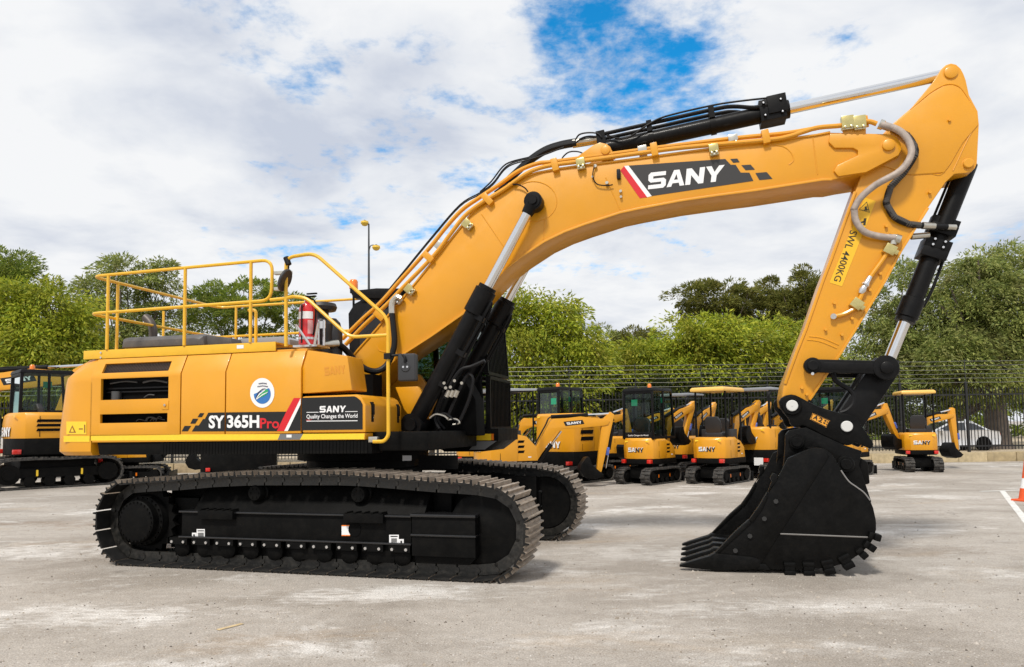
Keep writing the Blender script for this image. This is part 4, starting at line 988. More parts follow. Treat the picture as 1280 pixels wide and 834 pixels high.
flat('warning_sign', shape_on(U, [R2([o3[i], o3[(i + 1) % 3], i3[(i + 1) % 3], i3[i]]) for i in range(3)] + [R2([(420, 78), (430, 74), (434, 98), (424, 97)]), R2([(416, 92), (440, 90), (441, 95), (417, 97)])], -HS - .005), DK, STK)
flat('warning_sign', shape_on(U, [R2([(416, 138), (430, 136), (424, 175), (412, 172)]), R2([(400, 156), (420, 148), (422, 156), (402, 164)])], -HS - .005), DK, STK)
# hoses and pipes on the stick
hz = R1([(505, 400), (590, 425), (645, 478), (662, 555), (605, 640), (480, 712), (400, 780), (367, 834)]) + R2([(366, 90), (374, 150), (420, 208), (500, 232), (580, 240)])
vv = [-.34, -.36, -.38, -.40, -.40, -.36, -.33, -.31, -.30, -.29, -.28, -.27, -.26]
b = MB(); b.tube([U.p3(x, y, v - .02) for (x, y), v in zip(hz, vv)], .034, 12); b.build('stick_hose', HOSEG, STK)
hz = R1([(560, 415), (640, 455), (678, 510), (682, 560), (625, 650), (555, 725), (532, 800)]) + R2([(536, 70), (575, 132), (650, 168), (720, 176), (850, 182)])
b = MB(); P = [U.p3(x, y, v) for (x, y), v in zip(hz, [-.26, -.28, -.30, -.31, -.31, -.29, -.28, -.27, -.27, -.26, -.22, -.16])]; b.tube(P, .030, 12); b.build('spiral_hose', RUBBER, STK)
b = MB(); Q = []
for i in range(len(P) - 2):
    for k in range(9): Q.append(Vector(P[i]).lerp(Vector(P[i + 1]), k / 9))
for i in range(1, len(Q) - 1):
    d_ = (Q[i + 1] - Q[i - 1]).normalized(); b.cyl(Q[i] - d_ * .007, Q[i] + d_ * .007, .034, n=10)
b.build('hose_spiral', mat('spiral_guard', (.06, .055, .05), .45), STK)
b = MB()
u, z = U.on(1104, 156, -.36); b.lathe(U.p3(1099, 155, -.34), U.p3(1108, 158, -.34), [(0, .05), (.04, .05), (.05, .04), (.12, .04)], 12)
b.mark().lathe(U.p3(1110, 296, -.27), U.p3(1121, 299, -.27), [(0, .035), (.06, .035), (.07, .05), (.12, .05)], 12); b.cyl(U.p3(1118, 294, -.27), U.p3(1116, 306, -.27), .035, n=12)
b.mark().lathe(U.p3(1153, 282, -.22), U.p3(1186, 284, -.15), [(0, .036), (.12, .036), (.13, .03), (.34, .03)], 12); b.mark().cyl(U.p3(1139, 296, -.15), U.p3(1161, 294, -.12), .032, n=12)
b.build_each('hose_fitting', ZINC, STK)
b = MB(); b.tube([U.p3(x, y, -HS - .035) for x, y in R2([(560, 270), (520, 345), (440, 460), (380, 590), (345, 620), (300, 640), (258, 648)])], .022, 8); b.build('oil_pipe', PAINT, STK)
b = MB()
for (x, y), a in zip(R2([(550, 302), (378, 585)]), (58, 50)):
    p = Vector(U.p3(x, y, -HS - .035)); d_ = Vector((math.cos(R(a)), 0, math.sin(R(a)))); nn = Vector((-d_.z, 0, d_.x)); b.mark().obox(p, (d_, (0, 1, 0), nn), (.10, .08, .11)); b.obox(p - nn * .06, (d_, (0, 1, 0), nn), (.05, .06, .05))
b.build_each('pipe_clamp', BRASSZ, STK, bevel=.006)
b = MB(); pA, pB = R2([(398, 530), (438, 460)]); b.lathe(U.p3(*pA, -HS - .035), U.p3(*pB, -HS - .035), [(0, .025), (.04, .04), (.08, .03), (.10, .045), (.13, .03), (.2, .025)], 12); x, y = R2([(258, 648)])[0]; b.cyl(U.p3(x, y, -HS - .02), U.p3(x, y, -HS - .06), .03, n=10); b.build('shut_off_valve', BOLT, STK)

# bucket cylinder, links, quick hitch
a, c = Vector(U.p3(1210, 205, 0)), Vector(U.p3(1108, 459, 0)); s0 = Vector(U.p3(1130, 402, 0))
o, d, s_ = cylinder('bucket_cylinder', a, c, (s0 - a).length / (c - a).length, .092, .058, gland=1.22, gl=.26)
n_ = Vector((-d.z, 0, d.x)); b = MB()
p = a + d * .85
for t in (-.10, .06, .16): b.obox(p + d * t, (d, (0, 1, 0), n_), (.10, .25, .25))
b.obox(p + d * -.16, (d, (0, 1, 0), n_), (.16, .12, .27))
b.mi = 1
for t in (.03, .09):
    for k in (-.05, .05): b.cyl(p + d * t + n_ * k + Vector((0, -.12, 0)), p + d * t + n_ * k + Vector((0, -.145, 0)), .018, n=8)
b.mi = 0; b.tube([p + n_ * .12 + d * .1, p + d * .5 + n_ * .13, a + d * (s_ - .2) + n_ * .11], .017, 8)
b.tube([a + d * .2 - n_ * .11, p - n_ * .12], .014, 8)
b.build('cylinder_band', [BLACK, BOLT], o, bevel=.008)
b = MB(); b.lathe(c + Vector((0, -.10, 0)), c + Vector((0, .10, 0)), [(0, .10), (.2, .10)], 20); b.build('rod_eye', BLACK, o)
def linkbar(F, p, q, r0, r1, w, v0, v1, name, mid=None):
    a, c = F.on(*p, v0), F.on(*q, v0); b = MB()
    b.lathe((a[0], v0, a[1]), (a[0], v1, a[1]), [(0, r0 * .96), (.01, r0), (v1 - v0 - .01, r0), (v1 - v0, r0 * .96)], 26); b.lathe((c[0], v0, c[1]), (c[0], v1, c[1]), [(0, r1 * .96), (.01, r1), (v1 - v0 - .01, r1), (v1 - v0, r1 * .96)], 26)
    d_ = Vector((c[0] - a[0], 0, c[1] - a[1])); Lh = d_.length; d_.normalize(); nn = Vector((-d_.z, 0, d_.x)); m_ = Vector(((a[0] + c[0]) / 2, (v0 + v1) / 2, (a[1] + c[1]) / 2))
    b.obox(m_, (d_, (0, 1, 0), nn), (Lh, (v1 - v0) * .80, w))
    b.obox(m_ + Vector((0, -(v1 - v0) * .04, 0)), (d_, (0, 1, 0), nn), (Lh - r0 * 2.4, (v1 - v0) * .80, w * .62))
    return b.build(name, BLACK, BIG, bevel=.012)
LK = linkbar(U, (1016, 457), (1108, 459.5), .085, .125, .135, -.36, -.28, 'side_link')
L2 = LK.copy(); COL.objects.link(L2); L2.parent = BIG; L2.location.y = .64
pin(LK, U, 1016, 457, -.362, .055, BLACK, .03); pin(LK, U, 1108, 459.5, -.362, .060, BLACK, .03)
b = MB(); u, z = U.on(1015, 467.5, -.34); b.cyl((u, -.34, z), (u, -.38, z), .016, n=8); b.build('grease_fitting', BOLT, LK)
a, c = U.on(1108, 459.5, -.24), U.on(1060, 532, -.24)
b = MB(); d_ = Vector((c[0] - a[0], 0, c[1] - a[1])); Lh = d_.length; d_.normalize(); nn = Vector((-d_.z, 0, d_.x))
for v in (-.17, .17): b.obox(((a[0] + c[0]) / 2, v, (a[1] + c[1]) / 2), (d_, (0, 1, 0), nn), (Lh + .1, .10, .27))
b.obox(((a[0] * .45 + c[0] * .55), 0, (a[1] * .45 + c[1] * .55)), (d_, (0, 1, 0), nn), (Lh * .7, .30, .22)); b.lathe((a[0], -.24, a[1]), (a[0], .24, a[1]), [(0, .12), (.48, .12)], 24)
b.build('bucket_link', BLACK, BIG, bevel=.02)
b = MB(); b.tube([U.p3(x, y, -.20) for x, y in ((1041, 467), (1044, 475), (1052, 481), (1062, 487), (1067, 494), (1066, 505), (1058, 513), (1050, 516))], .026, 9); b.build('hitch_hose', RUBBER, BIG)
R6 = lambda pts: [(960 + x * .1319, 470 + y * .1319) for x, y in pts]
hv = -.31
hitch = R6([(104, 245), (118, 305), (150, 350), (200, 410), (212, 455), (235, 478), (262, 487), (295, 482), (320, 470), (345, 473), (430, 512), (560, 582), (720, 652), (750, 660), (785, 655), (822, 626), (975, 692), (998, 672), (1002, 642), (960, 575), (862, 430), (845, 400), (810, 376), (765, 364), (690, 352), (560, 318), (490, 293), (420, 262), (300, 200), (262, 182), (220, 175), (165, 185), (125, 210)])
HIT = MB().prism(U.poly(hitch, hv), hv, hv + .06).build('quick_hitch', BUCKM, BIG, bevel=.012)
b = MB(); b.prism(U.poly(hitch, hv), -hv - .06, -hv); b.build('hitch_plate', BUCKM, HIT, bevel=.012)
b = MB(); b.prism(U.poly(R6([(240, 440), (330, 440), (560, 545), (740, 630), (840, 590), (800, 430), (640, 400), (420, 320)]), hv), hv + .05, -hv - .05); b.build('hitch_core', BLACKD, HIT, bevel=.02)
def boss(F, parent, xy, v, r, rp, m, name):
    u, z = F.on(*xy, v); b = MB(); b.lathe((u, v + .03, z), (u, v - .03, z), [(0, r), (.05, r), (.06, r * .9)], 26); o = b.build(name + '_boss', BUCKM, parent)
    b = MB(); b.lathe((u, v, z), (u, v - .05, z), [(0, rp), (.045, rp), (.05, rp * .9)], 22); b.cyl((u, v - .049, z), (u, v - .053, z), rp * .12, n=8); b.build(name, m, o); return o
PAINTW = mat('white_painted_pin', (.62, .62, .60), .35)
boss(U, HIT, R6([(224, 283)])[0], hv, .100, .058, PAINTW, 'hitch_pin'); u, z = U.on(*R6([(744, 478)])[0], hv)
b = MB(); b.lathe((u, hv + .01, z), (u, hv - .03, z), [(0, .056), (.035, .056), (.04, .05)], 22); b.build('hitch_pin', PAINTW, HIT)
flat('hitch_label', shape_on(U, [R6([(398, 412), (552, 490), (588, 424), (422, 352)])], hv - .003), mat('label_orange', (.75, .33, .03), .4), HIT)
flat('hitch_label', shape_on(U, [R6(p) for p in ([(410, 409), (550, 480), (547, 486), (404, 412)], [(580, 427), (550, 480), (554, 484), (585, 429)], [(426, 360), (580, 427), (583, 423), (424, 355)], [(410, 409), (426, 360), (421, 357), (404, 410)])], hv - .005), DECALB, HIT)
for ch, q4 in (('A', [(424, 404), (466, 425), (484, 386), (442, 368)]), ('2', [(472, 428), (508, 446), (526, 404), (490, 389)])): flat('lettering', quad_map(font_word(ch, .035), [U.p3(*p, hv - .005) for p in R6(q4)]), DECALB, HIT)
flat('lettering', shape_on(U, [R6(p) for p in ([(522, 448), (528, 436), (545, 444), (540, 457)], [(532, 428), (538, 415), (556, 424), (550, 436)], [(548, 463), (553, 452), (560, 455), (555, 466)], [(556, 444), (564, 428), (570, 431), (562, 447)])], hv - .005), DECALB, HIT)

# --- bucket
R4 = lambda pts: [(840 + x * .24, 540 + y * .24) for x, y in pts]
HW = .70
bk = R4([(575, 205), (603, 148), (660, 122), (720, 98), (750, 93), (790, 98), (830, 125), (850, 150), (868, 185), (885, 225), (920, 265), (960, 295), (1000, 325), (1030, 362), (1050, 410), (1063, 470), (1065, 520), (1050, 570), (1030, 600), (990, 640), (940, 675), (890, 700), (830, 716), (760, 726), (650, 730), (470, 728), (330, 727), (240, 722), (225, 645), (310, 560), (400, 472), (455, 405), (500, 330), (545, 262)])
bkp = U.poly(bk, -HW)
# the bucket stands on the ground
zmin = min(z for u, z in bkp)
BKT_DZ = .03 - zmin
bkp = [(u, z + BKT_DZ) for u, z in bkp]
BKT = MB().prism(bkp, -HW, -HW + .035).build('bucket', BUCKM, BIG, bevel=.008)
b = MB(); b.prism(bkp, HW - .035, HW); b.build('side_plate', BUCKM, BKT, bevel=.008)
shell = bkp[9:28]                                 # rear and floor, front edge left open
b = MB(); cen = Vector((sum(p[0] for p in bkp) / len(bkp), sum(p[1] for p in bkp) / len(bkp)))
full = bkp[3:28]
ins = [(p[0] + (cen.x - p[0]) * .05, p[1] + (cen.y - p[1]) * .05) for p in full]
k = len(full); vs = [(u, -HW + .01, z) for u, z in full] + [(u, HW - .01, z) for u, z in full] + [(u, -HW + .01, z) for u, z in ins] + [(u, HW - .01, z) for u, z in ins]
fs = []
for i in range(k - 1): fs += [(i, i + 1, k + i + 1, k + i), (2 * k + i, 3 * k + i, 3 * k + i + 1, 2 * k + i + 1)]
fs += [(0, k, 3 * k, 2 * k), (k - 1, 3 * k - 1, 4 * k - 1, 2 * k - 1)]
b.add(vs, fs); b.build('bucket_shell', BUCKM, BKT, smooth=50)
Bp = lambda x, y, v=-HW: (lambda q: (q[0], v, q[1] + BKT_DZ))(U.on(*R4([(x, y)])[0], v))
b = MB(); b.tube([Bp(565, 543, -HW), Bp(1040, 562, -HW)], .008, 6, smooth=False); b.build('weld_seam', mat('bright_weld', (.22, .21, .2), .4, metal=.5), BKT)
b = MB(); b.tube([Bp(*p) for p in ((880, 212), (920, 268), (960, 298), (1000, 328), (1032, 368))], .007, 6); b.build('worn_edge', mat('worn_steel_edge', (.32, .31, .30), .35, metal=.7), BKT)
# wear plate and seam of the lower side
MB().prism([(p[0], p[2]) for p in [Bp(*q) for q in ((228, 648), (460, 700), (820, 135), (790, 99), (750, 94), (720, 99), (604, 149), (577, 205), (546, 262), (500, 332), (455, 407), (400, 474), (310, 562))]], -HW - .012, -HW + .004).build('side_wear_plate', BUCKM, BKT, bevel=.006)
b = MB()
for x, y in ((540, 372), (480, 462), (405, 552), (330, 628)):
    p = Vector(Bp(x, y)); b.mark().cyl(p + Vector((0, .0, 0)), p + Vector((0, -.035, 0)), .024, n=6)
b.build_each('bucket_bolt', mat('dark_bolt', (.05, .05, .05), .4, metal=.6), BKT)
# side cutters, both edges
for sg in (-1, 1):
    v0, v1 = (-HW - .03, -HW + .05) if sg < 0 else (HW - .05, HW + .03)
    b = MB(); b.prism([(p[0], p[2]) for p in [Bp(*q) for q in ((212, 652), (242, 640), (412, 485), (400, 466), (330, 528))]], v0, v1)
    b.prism([(p[0], p[2]) for p in [Bp(*q) for q in ((398, 472), (420, 482), (470, 410), (498, 350), (496, 322), (450, 400))]], v0, v1)
    b.build('side_cutter', BUCKM, BKT, bevel=.010)
    b = MB(); b.prism([(p[0], p[2]) for p in [Bp(*q) for q in ((498, 325), (548, 262), (548, 232), (525, 226), (512, 250), (520, 268))]], v0 + .01, v1 - .01); b.build('lift_lug', BUCKM, BKT, bevel=.006)
# lip and five teeth
b = MB(); l0, l1 = Bp(240, 722), Bp(430, 690); 
b.prism([(l0[0], l0[2] + .0), (l0[0] - .01, l0[2] + .05), (l0[0] + .45, l0[2] + .06), (l0[0] + .5, l0[2])], -HW - .015, HW + .015); b.build('cutting_lip', BUCKM, BKT, bevel=.006)
for k in range(5):
    v = -HW + .03 + (2 * HW - .06) * k / 4
    u0, z0 = l0[0], l0[2] + .02
    b = MB(); w = .062
    def sec(u, zc, hh, ww): return [(u, v - ww, zc - hh), (u, v + ww, zc - hh), (u, v + ww, zc + hh), (u, v - ww, zc + hh)]
    b.loft([sec(u0 + .40, z0 + .045, .035, w * .8), sec(u0 + .34, z0 + .045, .06, w), sec(u0 + .02, z0 + .045, .085, w), sec(u0 - .03, z0 + .045, .088, w * 1.05), sec(u0 - .07, z0 + .036, .070, w * .98), sec(u0 - .17, z0 + .022, .052, w * .9), sec(u0 - .29, z0 + .004, .028, w * .75), sec(u0 - .375, z0 - .010, .010, w * .55)])
    b.build('tooth', BUCKM, BKT, bevel=.010)
    b = MB(); b.obox((u0 + .02, v, z0 + .10), ((1, 0, .0), (0, 1, 0), (0, 0, 1)), (.06, w * 1.5, .06)); b.build('tooth_pin', BUCKM, BKT, bevel=.008)
# heel shrouds along both edges
for sg in (-1, 1):
    for x, y, a in ((612, 722, 0), (711, 722, -2), (812, 710, -14), (905, 683, -28), (985, 640, -42), (1025, 605, -55), (1050, 555, -75)):
        p = Vector(Bp(x, y)); p.y = sg * HW
        if sg > 0 and x > 920: pass
        aa = R(-a); d_ = Vector((math.cos(aa), 0, math.sin(aa))); nn = Vector((-d_.z, 0, d_.x)); b = MB(); hh = .9 if x < 930 else .58
        b.obox(p + nn * .0, (d_, (0, 1, 0), nn), (.105 * hh, .075, .13 * hh)); b.obox(p - nn * .05 * hh, (d_, (0, 1, 0), nn), (.115 * hh, .12, .06)); b.obox(p + nn * .045 * hh, (d_, (0, 1, 0), nn), (.12 * hh, .085, .045))
        b.build('heel_shroud', BUCKM, BKT, bevel=.012)
# ears that carry the hitch pins
ear = R4([(590, 80), (592, 20), (610, -2), (650, -12), (700, -18), (800, 30), (900, 75), (990, 105), (975, 180), (1010, 280), (1040, 370), (1030, 380), (950, 310), (880, 230), (850, 170), (800, 110), (740, 100), (660, 125), (600, 160), (580, 190), (588, 120)])
for v0, v1 in ((-.36, -.29), (.29, .36)):
    b = MB(); b.prism([(u, z + BKT_DZ * .5) for u, z in U.poly(ear, -.36)], v0, v1); b.build('bucket_ear', BUCKM, BKT, bevel=.010)
ec = boss(U, BKT, R4([(648, 52)])[0], -.365, .075, .052, BUCKM, 'ear_pin'); boss(U, BKT, R4([(903, 168)])[0], -.365, .085, .055, BUCKM, 'ear_pin')
b = MB(); b.prism([(u, z) for u, z in U.poly(R4([(640, 75), (700, 20), (900, 100), (990, 150), (1000, 260), (940, 270), (840, 130), (740, 70)]), 0)], -.28, .28); b.build('ear_brace', BLACKD, BKT, bevel=.02)
# hoses between house and boom
b = MB()
b.tube([U.p3(x, y, v) for (x, y), v in zip(((409, 431), (416, 429.5), (424, 431), (433.5, 439), (446, 453), (458.4, 462), (471, 464), (482, 458), (489, 446), (493, 430), (492, 410), (490, 392)), (-.9, -.85, -.8, -.7, -.6, -.55, -.5, -.45, -.42, -.40, -.38, -.36))], .036, 10)
b.build('arch_hose', RUBBER, BIG)
b = MB(); b.tube([U.p3(x, y, -.36) for x, y in ((490, 392), (490, 382), (492, 376), (497, 372), (502, 374))], .040, 10); b.mark().lathe(U.p3(404, 431, -.95), U.p3(416, 430, -.86), [(0, .03), (.10, .045), (.18, .045)], 12); b.build_each('hose_fitting', ZINC, BIG)
b = MB(); b.tube([U.p3(x, y, -.55) for x, y in ((440, 466), (447, 467), (452, 474), (456, 489))], .05, 8); b.build('bay_seal', RUBBER, BIG)
MB().box(-.05, .45, -.70, -.45, 1.44, 2.1).build('hose_bay', MESHD, BIG)
# air cleaner behind the extinguisher
p = Vector(U.p3(403, 433, -.85)); b = MB(); b.lathe(p + Vector((0, 0, -.15)), p + Vector((0, 0, .5)), [(0, .12), (.40, .12), (.42, .10), (.47, .07), (.55, .07), (.56, .15), (.60, .165), (.64, .15), (.66, .05)], 22); b.build('air_precleaner', PLASTIC, BIG)
p = Vector(U.p3(416, 436, -.75)); b = MB(); b.lathe(p + Vector((0, 0, -.2)), p + Vector((0, 0, .40)), [(0, .11), (.38, .11), (.5, .085), (.55, .04)], 18); b.build('oil_canister', PLASTIC, BIG)
b = MB()
for p0, p1 in (((370, 406), (388, 432)), ((393, 432), (398, 404))): b.tube([U.p3(*p0, -1.34), U.p3(*p1, -1.34)], .014, 6, smooth=False)
for x in (398, 405): b.tube([U.p3(x, 400, -1.2), U.p3(x, 432, -1.2)], .014, 6, smooth=False)
u, z = U.on(402, 405, -1.2); b.box(u - .05, u + .05, -1.21, -1.2, z - .05, z + .03)
b.box(uu(368, 432, -1.3), uu(398, 432, -1.3), -1.33, -1.05, zz(380, 434, -1.3), zz(380, 431.5, -1.3))
b.build('extinguisher_bracket', BOLT, BIG)
# extinguisher: it can be lifted out, so a thing of its own
p = U.p3(384.5, 432, -1.2); EX = thing('fire_extinguisher', 'red fire extinguisher strapped upright at the front end of the guard rail platform', 'extinguisher', U.C + U.t * p[0] + U.n * p[1] + Vector((0, 0, p[2])), -TH_U)
b = MB(); b.lathe((0, 0, 0), (0, 0, 1), [(0, .085), (.01, .095), (.40, .095), (.45, .075), (.475, .035), (.50, .03)], 24); b.build('cylinder_body', REDP, EX)
b = MB(); b.lathe((0, 0, .49), (0, 0, .55), [(0, .03), (.06, .03)], 10); b.box(-.01, .10, -.012, .012, .535, .55); b.box(-.01, .11, -.012, .012, .565, .58); b.tube([(.03, 0, .52), (.11, -.03, .46), (.115, -.05, .2), (.10, -.06, .1)], .010, 7); b.build('valve_handle', BLACK, EX)
def cyl_patch(r, a0, a1, z0, z1, m, name, par):
    b = MB(); n = 10; vs = [(r * math.cos(R(a0 + (a1 - a0) * i / n)), r * math.sin(R(a0 + (a1 - a0) * i / n)), z) for z in (z0, z1) for i in range(n + 1)]
    b.add(vs, [(i, i + 1, n + 2 + i, n + 1 + i) for i in range(n)]); b.build(name, m, par, fixn=False)
cyl_patch(.0965, -140, -25, .285, .365, WHITE, 'paper_label', EX); cyl_patch(.0965, -60, -25, .12, .27, mat('label_pink', (.7, .35, .35), .5), 'paper_label', EX)
cyl_patch(.099, -105, -93, .02, .44, RUBBER, 'strap', EX); cyl_patch(.0985, -180, 0, .06, .085, BOLT, 'strap', EX)
# ------------------------------------------------------------------ stone edging, fence, lamp, cone, car
STONE = [mat('limestone_%d' % i, c, .85, var=.25, vscale=5, bump=.6, bscale=14, dust=.35) for i, c in enumerate(((.42, .33, .19), (.47, .38, .23), (.36, .28, .17)))]
WALL = thing('stone_edging', 'low edging of weathered yellow limestone blocks along the foot of the black fence', 'low wall', (0, FENCE_Y - .25, 0))
smes = []
for i in range(5):
    b = MB(); L_ = .52; h = .33 + rnd.uniform(-.015, .015)
    b.box(-L_, L_, -.17, .17, -.05, h); me = b.mesh('stone_block', STONE[i % 3], bevel=.025, seg=2)
    for v in me.vertices: v.co += Vector((rnd.uniform(-.008, .008), rnd.uniform(-.012, .012), rnd.uniform(-.01, .01)))
    smes.append(me)
for k in range(46):
    o = link('stone_block', rnd.choice(smes), WALL); o.location = (-23.4 + 1.055 * k, rnd.uniform(-.012, .012), 0); o.rotation_euler.z = rnd.choice((0, math.pi)) + rnd.uniform(-.006, .006)

FENM = mat('black_fence_steel', (.012, .012, .013), .45, var=.2)
WIRE = mat('fence_wire', (.20, .20, .18), .4, metal=.6)
FEN = thing('picket_fence', 'black steel picket fence with wire strands above, running along the back of the yard', 'fence', (0, FENCE_Y, 0))
ZB, ZT = .42, 2.66
step = 2.45
b = MB(); b.box(-.04, .04, -.04, .04, 0, ZT + .22); b.lathe((0, 0, ZT + .22), (0, 0, ZT + .30), [(0, .05), (.04, .05), (.08, .01)], 8); b.tube([(0, 0, ZT + .2), (0, 0, 3.78)], .016, 6, smooth=False); post_me = b.mesh('fence_post', FENM)
b = MB()
for k in range(19):
    x = .12 + k * (step - .12) / 19; b.box(x - .011, x + .011, -.011, .011, ZB, ZT - .02); b.add([(x - .018, -.012, ZT - .02), (x + .018, -.012, ZT - .02), (x + .018, .012, ZT - .02), (x - .018, .012, ZT - .02), (x, 0, ZT + .10)], [(0, 1, 4), (1, 2, 4), (2, 3, 4), (3, 0, 4)])
pick_me = b.mesh('picket_row', FENM)
b = MB(); b.box(.04, step - .04, -.02, .02, ZB + .12, ZB + .17); b.box(.04, step - .04, -.02, .02, ZT - .22, ZT - .17); rail_me = b.mesh('fence_rail', FENM)
b = MB(); b.box(.04, step - .04, -.02, .02, -.025, .025); rail_me = b.mesh('fence_rail', FENM)
OFF = at_depth(1208, 500, FENCE_Y).x % step
for k in range(-10, 10):
    x = OFF + k * step
    link('fence_post', post_me, FEN).location = (x, 0, 0)
    tag(link('picket_row', pick_me, FEN), kind='stuff').location = (x, 0, 0)
    for z in (ZB + .14, ZT - .20): link('fence_rail', rail_me, FEN).location = (x, 0, z)
for k in range(6):
    z = 2.92 + k * .158; b = MB(); pts_ = []
    for i in range(-10, 11):
        pts_.append((OFF + i * step, 0, z)); 
        if i < 10: pts_.append((OFF + i * step + step / 2, 0, z - .015))
    b.tube(pts_, .0095, 5, smooth=False); b.build('fence_wire', WIRE, FEN)

LP = at_depth(461, 300, 45); LAMP = thing('street_lamp', 'tall dark street lamp with two yellowish heads rising behind the cab', 'street lamp', (LP.x, 45, 0))
zt = at_depth(459, 280, 45).z
LM = mat('lamp_pole_paint', (.05, .055, .06), .45)
b = MB(); b.lathe((0, 0, 0), (0, 0, zt), [(0, .14), (.4, .14), (.45, .10), (zt * .6, .085), (zt, .05)], 12); b.tube([(0, 0, zt - .2), (-.05, 0, zt + .05), (-.2, 0, zt + .12)], .035, 8); b.build('pole', LM, LAMP)
LENS = mat('amber_lamp_glass', (.80, .52, .06), .25, coat=.3)
z2 = at_depth(470, 313, 45).z
b = MB(); b.tube([(0, 0, z2 - .15), (.12, 0, z2 + .30), (.38, 0, z2 + .33)], .03, 8); b.build('lamp_arm', LM, LAMP)
for (x, z, s_) in ((-.26, zt + .10, 1), (.47, z2 + .22, 1)):
    b = MB(); b.lathe((x, 0, z + .16), (x, 0, z - .14), [(0, .04), (.06, .12), (.12, .22), (.14, .23)], 14); b.mi = 1; b.lathe((x, 0, z + .06), (x, 0, z - .24), [(0, .24), (.12, .26), (.26, .16), (.30, .04)], 14); b.build('lamp_head', [LM, LENS], LAMP)

CONE = thing('traffic_cone', 'orange traffic cone with white band standing by the white bay line', 'cone', ground_pt(1285.5, 626.5), R(20))
ORNG = mat('cone_orange', (.75, .10, .02), .5, var=.1); b = MB()
b.box(-.19, .19, -.19, .19, 0, .035); b.build('base', ORNG, CONE, bevel=.012)
b = MB(); b.lathe((0, 0, .035), (0, 0, .78), [(0, .155), (.02, .145), (.20, .115)], 24); b.mi = 1; b.lathe((0, 0, .235), (0, 0, .5), [(0, .116), (.18, .080)], 24); b.mi = 0; b.lathe((0, 0, .415), (0, 0, .78), [(0, .0795), (.34, .03), (.345, .02)], 24); b.build('cone_body', [ORNG, WHITE], CONE)

def make_car():
    c = at_depth(1181, 562, 36.5)
    t = thing('parked_car', 'silver white sedan parked behind the fence beside a thick tree trunk', 'car', (c.x, 36.5, .02), R(180))
    # local x forward (to the left in the picture), y = left
    low = [(-2.25, .30), (-2.30, .62), (-2.22, .93), (-1.60, 1.02), (.85, .98), (1.75, .86), (2.22, .68), (2.28, .40), (2.20, .26)]
    b = MB(); rings = []
    for y, k, dz in ((-.86, .04, -.03), (-.88, 0, 0), (-.80, -.0, .02), (.80, 0, .02), (.88, 0, 0), (.86, .04, -.03)):
        rings.append([(x * (1 - k * .5), y, z + (dz if z > .5 else 0)) for x, z in low])
    b.loft(rings); CARP = mat('car_silver_paint', (.62, .63, .65), .22, metal=.25, coat=.7)
    body = b.build('body', CARP, t, bevel=.03, smooth=50)
    b = MB(); roof = [(-1.95, .97), (-1.15, 1.40), (-.55, 1.47), (.05, 1.44), (1.05, .96)]
    rings = [[(x * .94 - .02, y, .96 + (z - .96) * .97) for x, z in roof] for y in (-.60,)] 
    rings = []
    for y, s_ in ((-.74, 0), (.74, 0)):
        rings.append([(x, y * (1 - .16 * (z - .96) / .5), z) for x, z in roof])
    b.loft(rings); b.build('roof', CARP, t, bevel=.02, smooth=50)
    CG = mat('car_dark_glass', (.02, .025, .03), .05, coat=.5)
    for sg in (-1, 1):
        b = MB()
        for pl in ([(-1.72, 1.0), (-1.12, 1.34), (-.72, 1.40), (-.72, 1.0)], [(-.66, 1.0), (-.66, 1.40), (.0, 1.38), (.78, 1.02), (.78, 1.0)]):
            b.add([(x, sg * (.748 - .12 * (z - .96) / .5), z) for x, z in pl], [tuple(range(len(pl)))])
        b.build('side_window', CG, t, fixn=False)
    b = MB(); b.add([(1.06, -.66, .985), (1.06, .66, .985), (.08, .58, 1.43), (.08, -.58, 1.43)], [(0, 1, 2, 3)]); b.build('windscreen', CG, t, fixn=False)
    TY = mat('car_tyre', (.015, .015, .015), .7)
    for x in (-1.42, 1.40):
        for sg in (-1, 1):
            b = MB(); b.lathe((x, sg * .66, .32), (x, sg * .885, .32), [(0, .30), (.03, .325), (.19, .325), (.225, .29), (.226, .20), (.21, .19)], 22); w_ = b.build('wheel', TY, t)
            b = MB(); b.lathe((x, sg * .82, .32), (x, sg * .885, .32), [(0, .2), (.05, .2), (.055, .05), (.065, .04)], 14); b.build('rim', SILV, w_)
    for sg in (-1, 1):
        b = MB(); b.box(-2.31, -2.15, sg * .62 - .2, sg * .62 + .2, .70, .84); b.build('tail_light', REDL, t, bevel=.02)
        b = MB(); b.box(.62, .78, sg * .93 - .09, sg * .93 + .09, .98, 1.08); b.build('wing_mirror', CARP, t, bevel=.03)
    for sg in (-1, 1): MB().cyl((-1.42, sg * .80, .34), (-1.42, sg * .888, .34), .37, n=22).build('wheel_arch', MESHD, t); MB().cyl((1.40, sg * .80, .34), (1.40, sg * .888, .34), .37, n=22).build('wheel_arch', MESHD, t)
make_car()

